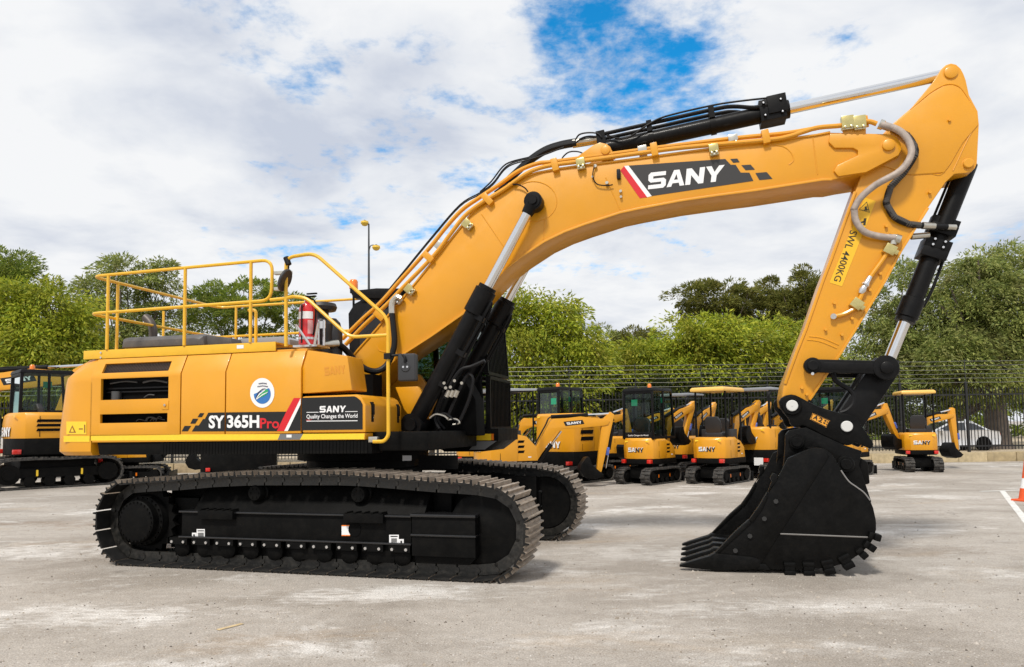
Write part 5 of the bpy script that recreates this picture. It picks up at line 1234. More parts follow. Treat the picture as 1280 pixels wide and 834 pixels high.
# ------------------------------------------------------------------ compact excavators in the back rows
RUBT = mat('rubber_track', (.028, .027, .026), .7, var=.3, vscale=8, dust=.35)
CANG = mat('canopy_grey', (.33, .35, .38), .4)
def rotz(p, a, o=(0, 0)):
    x, y = p[0] - o[0], p[1] - o[1]; return (o[0] + x * math.cos(a) - y * math.sin(a), o[1] + x * math.sin(a) + y * math.cos(a), p[2])
def excavator(label, px, depth, head, s=1.0, roof='cab', boom=(55, -60, -150), swing=0, TL=1.62, TW=1.0, HWd=.98, TK=.40, BL=1.0, house_yaw=0, words=True, vents=True, plate=False, mid=False, HX=1.0, ZL=None, Z0=None, Z1=None, AL=1.0, RX=0, group='smaller excavators parked along the fence'):
    P0 = at_depth(px, 560, depth)
    t = thing('compact_excavator', label, 'excavator', (P0.x, depth, 0), R(90 - head), group)
    t.scale = (s, s, s)
    tw = .25 * TW ** .5; yo = TW / 2 - tw / 2
    # tracks
    rr = TK / 2; hl = TL / 2 - rr
    path = []
    for k in range(9): a = R(-90 + 180 * k / 8); path.append((hl + rr * math.cos(a), rr + rr * math.sin(a)))
    path += [(hl * .5, TK + .012), (0, TK + .0), (-hl * .5, TK + .012)]
    for k in range(9): a = R(90 + 180 * k / 8); path.append((-hl + rr * math.cos(a), rr + rr * math.sin(a)))
    inn = [(x * (1 - .035 / TL * 2), rr + (z - rr) * (1 - .07 / TK * 1.1)) for x, z in path]
    for sg in (-1, 1):
        yc = sg * yo; b = MB(); n = len(path); rings = []
        b.loft([[(x, yc - tw / 2, z) for x, z in path], [(x, yc + tw / 2, z) for x, z in path], [(x, yc + tw / 2, z) for x, z in inn], [(x, yc - tw / 2, z) for x, z in inn], [(x, yc - tw / 2, z) for x, z in path]], caps=False)
        V = [Vector((x, 0, z)) for x, z in path]; nl = int(TL * 2.2 / .085); PP = resample([Vector((x, z)) for x, z in path], nl)
        for k in range(nl):
            q = PP[(k + 1) % nl] - PP[k - 1]; d = q.normalized(); nn = Vector((d.y, -d.x)); c = PP[k] + nn * .008
            for hs in (-1, 1): b.obox((c.x + (.02 if k % 2 else -.02) * hs * .6, yc + hs * tw * .25, c.y), ((d.x, hs * .35, d.y), (-d.x * hs * .35, 1, 0), (nn.x, 0, nn.y)), (.038, tw * .48, .03))
        tr = b.build('track', RUBT, t, smooth=30)
        b = MB(); o_ = sg * (tw * .30)
        b.box(-hl, hl, yc - tw * .32, yc + tw * .32, rr * .75, rr * 1.35); b.cyl((-hl, yc - tw * .46, rr), (-hl, yc + tw * .46, rr), rr * .66, n=18); b.cyl((hl, yc - tw * .44, rr), (hl, yc + tw * .44, rr), rr * .62, n=18); b.cyl((-hl, yc - tw * .55, rr), (-hl, yc + tw * .55, rr), rr * .36, n=14)
        for k in range(4): x = -hl * .6 + hl * 1.2 * k / 3; b.cyl((x, yc - tw * .42, rr * .5), (x, yc + tw * .42, rr * .5), rr * .34, n=12)
        b.build('track_frame', BLACKD, tr)
        b = MB()
        for k in (-.45, .45): b.box(hl * k - .018, hl * k + .018, yc + sg * tw * .33, yc + sg * tw * .345, rr * .85, rr * 1.25)
        b.build('track_marker', AMBER if not mid else REFL, tr)
    b = MB(); b.box(-.45 * TL / 1.6, .45 * TL / 1.6, -yo, yo, rr * .7, TK + .02); b.cyl((0, 0, TK), (0, 0, TK + .12), .27, n=20); b.build('chassis', BLACKD, t, bevel=.02)
    b = MB(); xb = TL / 2 + .12; b.box(xb, xb + .05, -TW / 2, TW / 2, .02, .26); b.box(hl, xb, -yo - .04, -yo + .04, .12, .2) ; b.box(hl, xb, yo - .04, yo + .04, .12, .2); b.build('dozer_blade', BLACK, t, bevel=.01)
    # house
    hw = HWd / 2; zl = ZL or TK + .10; z0 = Z0 or zl + .12; z1 = Z1 or zl + .66
    hy = R(house_yaw)
    def plan(k, fr=.52): return [(x * HX, y) for x, y in plan0(k, fr)]
    def plan0(k, fr=.52): return [(fr, -hw + k), (fr, hw - k), (-.30, hw - k), (-.46, hw * .88 - k), (-.57 + k, hw * .58), (-.61 + k, 0), (-.57 + k, -hw * .58), (-.46, -hw * .88 + k), (-.30, -hw + k)]
    b = MB(); b.loft([[(x, y, z) for x, y in plan(k, .60)] for z, k in ((zl, .03), (zl + .02, .01), (z0 + .02, .01))]); b.build('lower_skirt', BLACKD, t, bevel=.008)
    b = MB(); rings = []
    for z, k in ((z0 + .02, .004), (z0 + .30, -.006), (z1 - .06, .012), (z1, .055)): rings.append([(x, y, z) for x, y in plan(k, .10 if roof != 'x' else .3)])
    b.loft(rings)
    house = b.build('house', PAINT, t, bevel=.012, smooth=40)
    # front flanks slope down
    for sg in (-1, 1):
        b = MB(); b.prism([(.10 * HX, z0 + .02), (.10 * HX, z1 - .05), (.30 * HX, z1 - .10), (.52 * HX, z0 + (z1 - z0) * .5), (.55 * HX, z0 + .02)], sg * hw * .98, sg * hw * .55); b.build('side_cover', PAINT, house, bevel=.015)
        if vents:
            b = MB()
            for k in range(3):
                yv = hw * .98 if not mid else hw + .008; z = z0 + (z1 - z0) * (.30 + k * .17); hv_ = (z1 - z0) * (.085 if not mid else .10); x = .10 if not mid else -.33; w2 = .18 if not mid else .50; b.prism([(x * HX, z), (x * HX + .02, z + hv_), (x * HX + w2, z + hv_), (x * HX + w2 - .03, z)], sg * (yv + .003), sg * (yv - .02))
            b.build('side_vent', MESHD, house)
            b = MB(); b.box(.33 * HX, .40 * HX, sg * (hw * .98 + .002) - .001, sg * (hw * .98 + .002) + .001, z0 + .10, z0 + .125); b.build('side_label', WHITE, house)
    b = MB(); b.add([(-.28 * HX, -hw - .003, z0 + .05), (-.29 * HX, -hw - .003, z0 + .05), (-.29 * HX, -hw - .003, z1 - .08), (-.28 * HX, -hw - .003, z1 - .08)], [(0, 1, 2, 3)]); b.build('panel_gap', MESHD, house)
    def rearx(y, z): 
        k = -.006; yy = abs(y)
        return (-.61 + k) + .04 * min(1, yy / (hw * .58)) - .006 if yy < hw * .58 else -.57 + (yy - hw * .58) / (hw * .3) * .11 - .012
    if words:
        pol = []; wx = .22 * HWd / .98; zw = z0 + (z1 - z0) * (.36 if not mid else .12)
        for p in block_word('SANY', .06):
            pol.append([(rearx(wx - x * 2 * wx, 0) - .612 * (HX - 1), wx - x * 2 * wx, zw + y * wx * .5) for x, y in p])
        b = MB()
        for p in pol: b.add(p, [tuple(range(len(p)))])
        b.build('lettering', WHITE, house, fixn=False)
        pol2 = [[(q[0] - -.001, q[1] - .008, q[2] - .010) for q in p] for p in pol]; b = MB()
        for p in pol2: b.add(p, [tuple(range(len(p)))])
        b.build('lettering_edge', DECALB, house, fixn=False)
        for sg in (-1, 1):
            b = MB(); xq = -.578 - .578 * (HX - 1); b.add([(xq, sg * hw * .62 - .07, z1 - .10), (xq, sg * hw * .62 + .02, z1 - .10), (xq + .004, sg * hw * .62 + .02, z1 - .065), (xq + .004, sg * hw * .62 - .07, z1 - .065)], [(0, 1, 2, 3)]); b.build('yellow_label', REFL, house, fixn=False)
    for sg in (-1, 1):
        b = MB(); b.box(-.60 * HX, -.49 * HX, sg * hw * .76 - .055, sg * hw * .76 + .055, zl + .03, zl + .125); b.build('tail_light', REDL, t, bevel=.012)
    if plate:
        b = MB(); b.box(-.612 * HX, -.600 * HX, -hw * .5 - .10, -hw * .5 + .14, zl - .06, zl + .14); b.build('label_plate', WHITE, t)
    # floor and seat
    b = MB(); b.box(.0, .62, -hw * .95, hw * .95, zl + .06, z0 + .10); b.build('floor_plate', BLACKD, t, bevel=.01)
    zs = z1; z1 = min(z1, 1.2)
    b = MB(); b.box(-.22, .20, -.24, .24, z1 - .02, z1 + .12); b.build('seat', SEATM, t, bevel=.05, seg=3)
    b = MB(); rings = []
    for z, w_, x0 in ((z1 + .08, .19, -.20), (z1 + .25, .23, -.24), (z1 + .42, .22, -.28), (z1 + .52, .15, -.30)): rings.append([(x0, -w_, z), (x0, w_, z), (x0 + .12, w_ * .9, z), (x0 + .12, -w_ * .9, z)])
    b.loft(rings); b.build('seat_back', SEATM, t, bevel=.04, seg=3)
    for sg in (-1, 1):
        b = MB(); b.box(-.05, .28, sg * .34 - .07, sg * .34 + .07, z1 - .05, z1 + .20); b.tube([(.22, sg * .34, z1 + .18), (.26, sg * .34, z1 + .34)], .022, 7); b.build('arm_console', PLASTIC, t, bevel=.02)
    zr = 2.40
    cw = hw * .94; z1 = zs
    if roof == 'canopy':
        b = MB()
        for x, y in ((-.33, -cw * .88), (-.33, cw * .88), (.50, -cw * .88), (.50, cw * .88)): b.rail([(x, y, z1 - .12 if x < 0 else zl + .1), (x, y, zr - .06)], .026, .05)
        for y in (-cw * .88, cw * .88): b.cyl((-.33, y, z1 + .4), (-.33, y, z1 + .42), .026)
        b.build('canopy_post', BLACK, t)
        b = MB(); b.loft([[(-.52, -cw, z), (-.52, cw, z), (.68, cw, z), (.68, -cw, z)] if q else [(-.48, -cw + .04, z), (-.48, cw - .04, z), (.64, cw - .04, z), (.64, -cw + .04, z)] for z, q in ((zr - .09, 1), (zr - .02, 1), (zr + .02, 0))]); b.build('canopy_roof', mat('canopy_yellow', (.78, .46, .10), .4, coat=.2), t, bevel=.025)
    elif roof == 'none': pass
    elif roof == 'rops':
        b = MB()
        for y in (-cw * .9, cw * .9): b.rail([(-.42, y, z1 - .1), (-.42, y, zr - .10), (.55, y, zr - .05)], .035, .16)
        for y in (-cw * .9, cw * .9): b.rail([(.56, y, zl + .1), (.56, y, zr - .06)], .022, .1)
        b.build('canopy_post', BLACK, t)
        b = MB(); b.loft([[(-.38, -cw, zr - .08), (-.38, cw, zr - .08), (.64, cw, zr - .06), (.64, -cw, zr - .06)], [(-.40, -cw, zr), (-.40, cw, zr), (.66, cw, zr - .01), (.66, -cw, zr - .01)]]); b.build('canopy_roof', CANG, t, bevel=.03)
    else:
        zb = z1 - .02; fr = .62; re = -.45; w_ = cw
        cy0, cy1 = (-w_, w_) if not mid else (-w_ * .15, w_); re += RX; fr += RX
        if mid: zb = z0 + .10
        b = MB()
        for x, y, xt in ((re, cy0, re + .03), (re, cy1, re + .03), (fr - .02, cy0, fr - .12), (fr - .02, cy1, fr - .12)):
            p, q = Vector((x, y + (.03 if y < 0 else -.03), zb)), Vector((xt, y + (.05 if y < 0 else -.05), zr)); d = (q - p).normalized(); b.obox((p + q) / 2, (d, (0, 1, 0), d.cross(Vector((0, 1, 0)))), ((q - p).length, .05, .06))
        for y in (cy0 + .03, cy1 - .03):
            b.box(re, fr, y - .025, y + .025, zb, zb + .06 if not mid else zb + .5); b.obox((.06 + RX, y, (zb + zr) / 2), ((0, 0, 1), (0, 1, 0), (1, 0, 0)), (zr - zb, .045, .05))
        b.box(re - .01, re + .03, cy0 + .02, cy1 - .02, zb - .02, zb + .17); b.box(re + .0, re + .05, cy0 + .04, cy1 - .04, zr - .12, zr)
        cabf = b.build('cab', BLACK, t, bevel=.008)
        b = MB(); b.loft([[(re - .02, cy0, zr - .05), (re - .02, cy1, zr - .05), (fr - .08, cy1, zr - .05), (fr - .08, cy0, zr - .05)], [(re + .01, cy0 + .03, zr + .03), (re + .01, cy1 - .03, zr + .03), (fr - .12, cy1 - .03, zr + .03), (fr - .12, cy0 + .03, zr + .03)]]); b.build('cab_roof', BLACK, cabf, bevel=.02)
        b = MB()
        for y in (cy0 + .02, cy1 - .02): b.add([(re + .04, y, zb + .1), (fr - .03, y, zb + .1), (fr - .12, y, zr - .05), (re + .06, y, zr - .05)], [(0, 1, 2, 3)])
        b.add([(re + .01, cy0 + .05, zb + .16), (re + .01, cy1 - .05, zb + .16), (re + .03, cy1 - .06, zr - .1), (re + .03, cy0 + .06, zr - .1)], [(0, 1, 2, 3)])
        b.add([(fr - .02, cy0 + .05, zb), (fr - .02, cy1 - .05, zb), (fr - .12, cy1 - .06, zr - .06), (fr - .12, cy0 + .06, zr - .06)], [(0, 1, 2, 3)])
        b.build('cab_window', GLASS, cabf, fixn=False)
        b = MB(); b.add([(re + .40, cy0 + .026, zr - .35), (re + .56, cy0 + .026, zr - .35), (re + .56, cy0 + .026, zr - .22), (re + .40, cy0 + .026, zr - .22)], [(0, 1, 2, 3)]); b.add([(re + .025, .02, zr - .42), (re + .025, .20, zr - .42), (re + .027, .20, zr - .26), (re + .027, .02, zr - .26)], [(0, 1, 2, 3)]); b.build('window_film', GREENST, cabf, fixn=False)
        if not mid and words:
            b = MB()
            for p in font_word('Quality Changes the World', .012): b.add([(re - .014, .30 - x * .60, zb + .06 + y * .05) for x, y in p], [tuple(range(len(p)))])
            b.build('slogan', WHITE, cabf, fixn=False)
        b = MB(); b.lathe((re + .25, cy0 + .25, zr + .02), (re + .25, cy0 + .25, zr + .15), [(0, .05), (.09, .05), (.12, .03)], 12); b.build('beacon', AMBER, cabf)
    # boom, arm, bucket in the plane of the swing bracket
    fx, fz = .62, zl + .16; a1, a2, a3 = (R(q) for q in boom); L1, L2 = 1.75 * BL, 1.0 * BL; BA = BL * AL; sw = R(swing)
    def tw_(o):
        for v in o.data.vertices: v.co = Vector(rotz(v.co, sw, (fx, 0)))
    def loc(o, ang, p): c_, s__ = math.cos(ang), math.sin(ang); return (o[0] + p[0] * c_ - p[1] * s__, o[1] + p[0] * s__ + p[1] * c_)
    F0 = (fx + .10, fz + .10)
    bo = [(-.06, -.05), (-.05, .07), (.10, .14), (.55, .44), (.68, .53), (.75, .55), (.84, .50), (1.3, .34), (1.70, .09), (1.79, .05), (1.81, -.02), (1.75, -.07), (1.66, -.05), (1.2, .12), (.85, .27), (.70, .27), (.55, .20), (.1, -.07)]
    B1 = [loc(F0, a1, (x * BL, z * BL)) for x, z in bo]
    b = MB(); b.prism(B1, -.085, .085); BO = b.build('boom', PAINT, t, bevel=.012); tw_(BO)
    tipp = loc(F0, a1, (1.75 * BL, 0))
    if words:
        b = MB(); pn = [(.92, .30), (1.30, .165), (1.30, .26), (.92, .40)]
        q4 = [loc(F0, a1, (x * BL, z * BL)) for x, z in pn]
        for yy, fl in ((-.088, 0), (.088, 1)): b.add([(x, yy, z) for x, z in q4], [(0, 1, 2, 3)])
        o = b.build('word_panel', DECALB, BO, fixn=False); tw_(o)
        b = MB()
        for yy, rev in ((-.091, 0), (.091, 1)):
            b.mark()
            for p in block_word('SANY', .05):
                pp = [(1 - x if rev else x, y) for x, y in p]; pp = [(.12 + .78 * x, .22 + .56 * y) for x, y in pp]
                b.add([(q[0], yy, q[1]) for q in quad_map([pp], q4)[0]], [tuple(range(len(pp)))])
        for o in b.build_each('lettering', WHITE, BO, fixn=False): tw_(o)
    ar = [(-.20, .05), (-.16, .14), (.0, .13), (.95, .05), (1.02, .0), (.95, -.05), (.1, -.09), (-.06, -.07)]
    b = MB(); b.prism([loc(tipp, a2, (x * BA, z * BL)) for x, z in ar], -.065, .065); AR = b.build('arm', PAINT, t, bevel=.010); tw_(AR)
    bt_ = loc(tipp, a2, (.98 * BA, 0)); bk_ = [(-.06, .07), (.07, .09), (.24, .02), (.36, -.12), (.36, -.28), (.28, -.38), (.10, -.46), (.02, -.44), (.06, -.25), (.0, -.08)]
    b = MB(); b.prism([loc(bt_, a3, (x * BL ** .5, z * BL ** .5)) for x, z in bk_], -.20, .20); o = b.build('bucket', BUCKM, t, bevel=.012); tw_(o)
    def cyl2(p, q, r, name, par, split=.6):
        b = MB(); p3, q3 = Vector((p[0], 0, p[1])), Vector((q[0], 0, q[1])); m_ = p3.lerp(q3, split); b.cyl(p3, m_, r, n=12); b.mi = 1; b.cyl(m_, q3, r * .55, n=10); o = b.build(name, [BLACK, CHROME], par); tw_(o)
    k2 = loc(F0, a1, (.74 * BL, .60 * BL)); cyl2(k2, loc(tipp, a2, (-.19 * BL, .10 * BL)), .045 * BL ** .5, 'arm_cylinder', BO)
    cyl2((fx + .22, fz - .04), loc(F0, a1, (.80 * BL, .24 * BL)), .05 * BL ** .5, 'boom_cylinder', BO)
    cyl2(loc(tipp, a2, (-.02 * BL, .16 * BL)), loc(bt_, a2, (-.12 * BL, .14 * BL)), .038 * BL ** .5, 'bucket_cylinder', AR)
    b = MB(); pts_ = [loc(F0, a1, (x * BL, z * BL)) for x, z in ((.1, .17), (.55, .49), (.75, .60), (1.2, .42), (1.6, .20))]
    for y in (-.04, .0, .04): b.tube([(x, y, z) for x, z in pts_], .014, 6)
    o = b.build('boom_hose', RUBBER, BO); tw_(o)
    p = loc(tipp, a2, (.55 * BA, .12 * BL)); b = MB(); b.obox((p[0], 0, p[1]), ((math.cos(a2), 0, math.sin(a2)), (0, 1, 0), (-math.sin(a2), 0, math.cos(a2))), (.20, .16, .07)); o = b.build('blue_wrap', BLUEW, AR, bevel=.02); tw_(o)
    b = MB(); b.prism([(.45, zl - .02), (.45, fz + .08), (fx + .05, fz + .16), (fx + .20, fz + .10), (fx + .26, zl + .02)], -.12, .12); o = b.build('swing_bracket', BLACK, t, bevel=.02)
    return t
EXC = excavator
EXC('black cab compact excavator with white slogan under its rear window', 810, 18.6, 42, 1.0, 'cab', (44, -112, -150), swing=-8)
EXC('compact excavator with yellow roof canopy and open seat, next to the black cab one', 897, 18.4, 42, 1.0, 'canopy', (44, -112, -150), swing=-8)
EXC('compact excavator with yellow canopy standing alone in front of the silver car', 1146, 21.8, 16, 1.0, 'canopy', (33, -84, -150), swing=-62, BL=.95, AL=1.3)
EXC('cab excavator with broad vented rear and amber beacon, behind the arched boom of its neighbour', 712, 19.6, 44, 1.05, 'cab', (35, -70, -110), swing=-8, TL=1.85, TW=1.5, HWd=1.42, mid=True, ZL=.42, Z0=.76, Z1=1.74, HX=1.25, RX=-.05)
EXC('open excavator whose boom arches over to the right in front of its neighbour', 630, 17.4, 68, 1.0, 'rops', (25, -100, -150), swing=-16, TL=1.75, TW=1.2, HWd=1.2, BL=1.18, AL=1.1, HX=1.15, ZL=.45, Z0=.66, Z1=1.36)
EXC('excavator half hidden behind the large cab with its boom stretched low', 598, 21.0, 82, 1.05, 'rops', (22, -60, -120), swing=-4, BL=1.15)
EXC('grey canopy excavator in the second row behind the black cab one', 852, 21.2, 40, 1.0, 'rops', (46, -110, -150), swing=-5)
EXC('grey canopy excavator with white plate on its rear, half hidden by the bucket', 948, 20.0, 42, 1.03, 'rops', (42, -108, -150), swing=-8, plate=True, HWd=1.2, TW=1.2, ZL=.42, Z0=.74, Z1=1.36, HX=1.1)
EXC('cab excavator seen behind the quick hitch with its boom raised', 1048, 20.4, 52, 1.02, 'cab', (34, -60, -120), swing=-10, HWd=1.15, TW=1.15, BL=1.05)
EXC('mid sized excavator with black cab and amber beacon, behind the counterweight', 62, 20.6, 44, 1.36, 'cab', (40, -60, -120), TL=2.35, TW=1.75, HWd=1.65, TK=.60, BL=1.2, swing=20, mid=True, ZL=.66, Z0=.98, Z1=1.52, HX=1.3, RX=-.12)
EXC('mid sized excavator mostly out of view, only its long boom showing behind a black cab', -104, 23.6, 88, 1.36, 'cab', (27, -112, -150), TL=2.35, TW=1.65, HWd=1.55, TK=.58, BL=1.95, mid=True)
EXC('compact excavator behind the counterweight of the large machine, only tracks and arm showing', 300, 19.3, -16, 1.0, 'none', (40, -100, -140), TL=1.9, TW=1.9, HWd=1.9, ZL=.42, Z0=1.05, Z1=1.5, BL=1.1)
EXC('compact excavator without a roof, its raised boom seen between the canopies of the second row', 912, 23.4, 55, 1.0, 'none', (48, -100, -150), swing=-5)
EXC('excavator with only its dark tracks showing behind the mid sized one', 160, 22.0, 75, 1.15, 'rops', (16, -118, -150), TL=1.9, TW=1.2, BL=.95)
EXC('compact excavator without a roof, only its boom rising behind the cab excavator with amber beacon', 768, 22.8, 66, 1.0, 'none', (40, -100, -150), swing=-5)
EXC('grey canopy excavator in the second row directly behind the stick foot', 1004, 22.6, 44, 1.03, 'rops', (46, -108, -150), swing=-5)

# ------------------------------------------------------------------ trees
def leaf_mat(name, c1, c2, c3):
    m = bpy.data.materials.new(name); m.use_nodes = True; nt = m.node_tree; N = nt.nodes; L = nt.links; N.clear()
    o = N.new('ShaderNodeOutputMaterial'); g = N.new('ShaderNodeNewGeometry'); rp = N.new('ShaderNodeValToRGB'); L.new(g.outputs['Random Per Island'], rp.inputs[0])
    e = rp.color_ramp.elements; e[0].color = (*c1, 1); e[1].color = (*c3, 1); e[0].position = .1; e[1].position = .95; q = e.new(.5); q.color = (*c2, 1)
    tc = N.new('ShaderNodeTexCoord'); n = N.new('ShaderNodeTexNoise'); n.inputs['Scale'].default_value = .55; n.inputs['Detail'].default_value = 3; L.new(tc.outputs['Object'], n.inputs[0])
    mr = N.new('ShaderNodeMapRange'); L.new(n.outputs[0], mr.inputs[0]); mr.inputs[1].default_value = .3; mr.inputs[2].default_value = .7; mr.inputs[3].default_value = .60; mr.inputs[4].default_value = 1.35
    mx = N.new('ShaderNodeMix'); mx.data_type = 'RGBA'; mx.blend_type = 'MULTIPLY'; mx.inputs[0].default_value = 1; L.new(rp.outputs[0], mx.inputs[6]); L.new(mr.outputs[0], mx.inputs[7])
    n5 = N.new('ShaderNodeTexNoise'); n5.inputs['Scale'].default_value = .95; n5.inputs['Detail'].default_value = 5; mp5 = N.new('ShaderNodeMapping'); mp5.inputs['Location'].default_value = (7.7, 3.1, 5.2); L.new(tc.outputs['Object'], mp5.inputs[0]); L.new(mp5.outputs[0], n5.inputs[0])
    r5 = N.new('ShaderNodeMapRange'); L.new(n5.outputs[0], r5.inputs[0]); r5.inputs[1].default_value = .54; r5.inputs[2].default_value = .70; r5.inputs[4].default_value = .55
    m5 = N.new('ShaderNodeMix'); m5.data_type = 'RGBA'; L.new(r5.outputs[0], m5.inputs[0]); L.new(mx.outputs[2], m5.inputs[6]); m5.inputs[7].default_value = (c2[0] * .9, c2[1] * .62, c2[2] * 1.3, 1); mx = m5
    d = N.new('ShaderNodeBsdfPrincipled'); d.inputs['Roughness'].default_value = .55; d.inputs['Specular IOR Level'].default_value = .3; L.new(mx.outputs[2], d.inputs['Base Color'])
    t = N.new('ShaderNodeBsdfTranslucent'); L.new(mx.outputs[2], t.inputs[0]); s_ = N.new('ShaderNodeMixShader'); s_.inputs[0].default_value = .42; L.new(d.outputs[0], s_.inputs[1]); L.new(t.outputs[0], s_.inputs[2]); L.new(s_.outputs[0], o.inputs[0])
    return m
LEAF = {'lime': leaf_mat('lime_leaves', (.17, .24, .020), (.35, .40, .033), (.52, .52, .055)), 'olive': leaf_mat('olive_leaves', (.10, .12, .026), (.175, .185, .038), (.27, .25, .06)),
        'green': leaf_mat('green_leaves', (.12, .18, .028), (.20, .27, .04), (.32, .36, .06)), 'grey': leaf_mat('gum_leaves', (.15, .195, .05), (.27, .32, .085), (.41, .42, .13)), 'dark': leaf_mat('shaded_bush_leaves', (.022, .034, .010), (.04, .056, .015), (.075, .085, .024))}  # 'dark': bush green with the shadow under the trees put into the colour
BARK = mat('grey_bark', (.13, .105, .085), .85, var=.35, vscale=4, bump=.6, bscale=12)
NR = np.random.default_rng(11)
def leaves(lobes, count, size, droop, clump, outw=.5, aspect=.30):
    """lobes: (centre, radii); returns the vertices and faces of leaf-shaped quads hanging in clumps"""
    C = np.array([l[0] for l in lobes]); Rd = np.array([l[1] for l in lobes]); ar = Rd[:, 0] * Rd[:, 2] + .6 * Rd[:, 0] * Rd[:, 1]; pr = ar / ar.sum()
    ncl = max(16, int(count / 200))
    li = NR.choice(len(lobes), ncl, p=pr)
    d = NR.normal(size=(ncl, 3)); d[:, 1] -= .35; d[:, 2] += .15; d /= np.linalg.norm(d, axis=1)[:, None]; rad = NR.uniform(.30, 1.0, ncl) ** .40
    wob = 1 + .17 * NR.normal(size=ncl)
    cc = C[li] + d * Rd[li] * (rad * wob)[:, None]
    ci = NR.integers(0, ncl, count); cr_ = clump * NR.uniform(.7, 1.9, ncl)
    w = NR.normal(size=(count, 3)); w[:, 2] = np.abs(w[:, 2]) * .9 - .25; w /= np.linalg.norm(w, axis=1)[:, None]; w += d[ci] * .35
    rr_ = NR.uniform(.55, 1.08, count) ** .6
    base = cc[ci] + w * (cr_[ci] * rr_)[:, None] * np.array([1.25, 1.25, .72])
    base[:, 2] -= droop * cr_[ci] * np.abs(NR.normal(size=count)) * .55 * (np.linalg.norm(w[:, :2], axis=1))
    ax = w * .7 + d[ci] * outw * .6 + NR.normal(size=(count, 3)) * .38; ax[:, 2] -= droop * .9; ax /= np.linalg.norm(ax, axis=1)[:, None]
    up = NR.normal(size=(count, 3)); sd_ = np.cross(ax, up); sd_ /= np.linalg.norm(sd_, axis=1)[:, None]
    L_ = size * NR.uniform(.6, 1.35, count)[:, None]; W = L_ * aspect
    tip = base + ax * L_; mid = base + ax * L_ * .45
    V = np.stack([base, mid + sd_ * W * .5, tip, mid - sd_ * W * .5], 1).reshape(-1, 3)
    return V, cc, ci
def leaf_mesh(name, V, m):
    n = len(V) // 4; me = bpy.data.meshes.new(name); me.vertices.add(len(V)); me.vertices.foreach_set('co', V.astype(np.float32).ravel())
    me.loops.add(4 * n); me.loops.foreach_set('vertex_index', np.arange(4 * n, dtype=np.int32)); me.polygons.add(n); me.polygons.foreach_set('loop_start', np.arange(0, 4 * n, 4, dtype=np.int32)); me.polygons.foreach_set('loop_total', np.full(n, 4, dtype=np.int32))
    me.materials.append(m); me.update(); me.validate(); return me
def tree(label, depth, lobes_px, trunk_px, kind, count, size=.42, droop=.6, clump=.55, trunk_r=.22, name='tree', aspect=.30, thick=.75, group=None, cat='tree', limbs=14):
    lobes = []
    for x, y, rx, ry in lobes_px:
        p = at_depth(x, y, depth); k = depth / FPX; lobes.append((np.array([p.x, depth + rnd.uniform(-.6, .6), p.z]), np.array([rx * k, max(rx, ry) * k * thick, ry * k])))
    base = at_depth(trunk_px, 560, depth); root = thing(name, label, cat, (base.x, depth, 0), 0, group); o3 = np.array([base.x, depth, 0])
    V, cc, ci = leaves(lobes, int(count * 3.1), size * .52, droop, clump * .85, aspect=aspect)
    lo = V.reshape(-1, 4, 3)[:, :, 2].min(1); V = V.reshape(-1, 4, 3)[lo > .05].reshape(-1, 3)
    link('crown', leaf_mesh('crown', V - o3, LEAF[kind]), root)
    b = MB(); top = np.mean([l[0] for l in lobes], 0) - o3; fork = Vector((top[0] * .25, 0, max(1.2, top[2] * .42)))
    n_ = 10; rings = []
    for r_, q in ((trunk_r * 1.5, Vector((0, 0, 0))), (trunk_r * 1.1, Vector((0, 0, .4))), (trunk_r, fork * .6), (trunk_r * .85, fork)):
        rings.append([(q.x + r_ * math.cos(2 * math.pi * i / n_) * (1 + .1 * math.sin(3 * i)), q.y + r_ * math.sin(2 * math.pi * i / n_), q.z) for i in range(n_)])
    b.loft(rings); b.build('trunk', BARK, root)
    b = MB(); idx = NR.choice(len(cc), min(limbs, len(cc)), replace=False)
    for i in idx:
        e = Vector(cc[i] - o3); m_ = fork.lerp(e, .5) + Vector((rnd.uniform(-.3, .3), rnd.uniform(-.3, .3), rnd.uniform(.0, .5))); Q = [fork - Vector((0, 0, .2)), fork.lerp(m_, .5), m_, m_.lerp(e, .6), e]
        for j in range(len(Q) - 1): r0 = trunk_r * .45 * (1 - j / 4.2); b.cyl(Q[j], Q[j + 1], r0, max(.015, r0 * .72), n=6, cap=False)
    b.build('limb', BARK, root, fixn=False)
    return root
GRP = None
tree('lime green weeping tree behind the mid sized excavator with black cab', 31, [(35, 400, 62, 55), (92, 425, 34, 38), (5, 430, 50, 60), (60, 455, 70, 42), (110, 470, 40, 35)], 40, 'lime', 17000, .42, 1.0, .5)
tree('dark rounded tree top rising behind the lime weeping tree', 42, [(12, 338, 24, 24), (36, 356, 20, 22), (0, 370, 40, 40)], 10, 'green', 5000, .42, .3, .45)
tree('airy grey green gum tree behind the rear guard rail', 41, [(160, 345, 40, 22), (120, 368, 30, 26), (196, 352, 24, 26), (105, 405, 26, 34), (185, 405, 40, 32), (145, 400, 40, 40), (215, 420, 30, 40)], 160, 'grey', 10000, .42, .8, .42)
tree('umbrella shaped dark green tree seen through the guard rail', 43, [(300, 372, 44, 20), (262, 382, 26, 22), (345, 380, 36, 20), (310, 400, 68, 20), (365, 400, 24, 20), (320, 440, 60, 24)], 312, 'green', 10500, .40, .1, .36)
tree('large weeping green tree next to the boom cylinders', 31.5, [(660, 395, 44, 34), (702, 418, 42, 40), (632, 430, 44, 55), (722, 458, 36, 46), (655, 490, 52, 52), (700, 510, 55, 45), (590, 470, 40, 60)], 680, 'lime', 19000, .42, 1.0, .5)
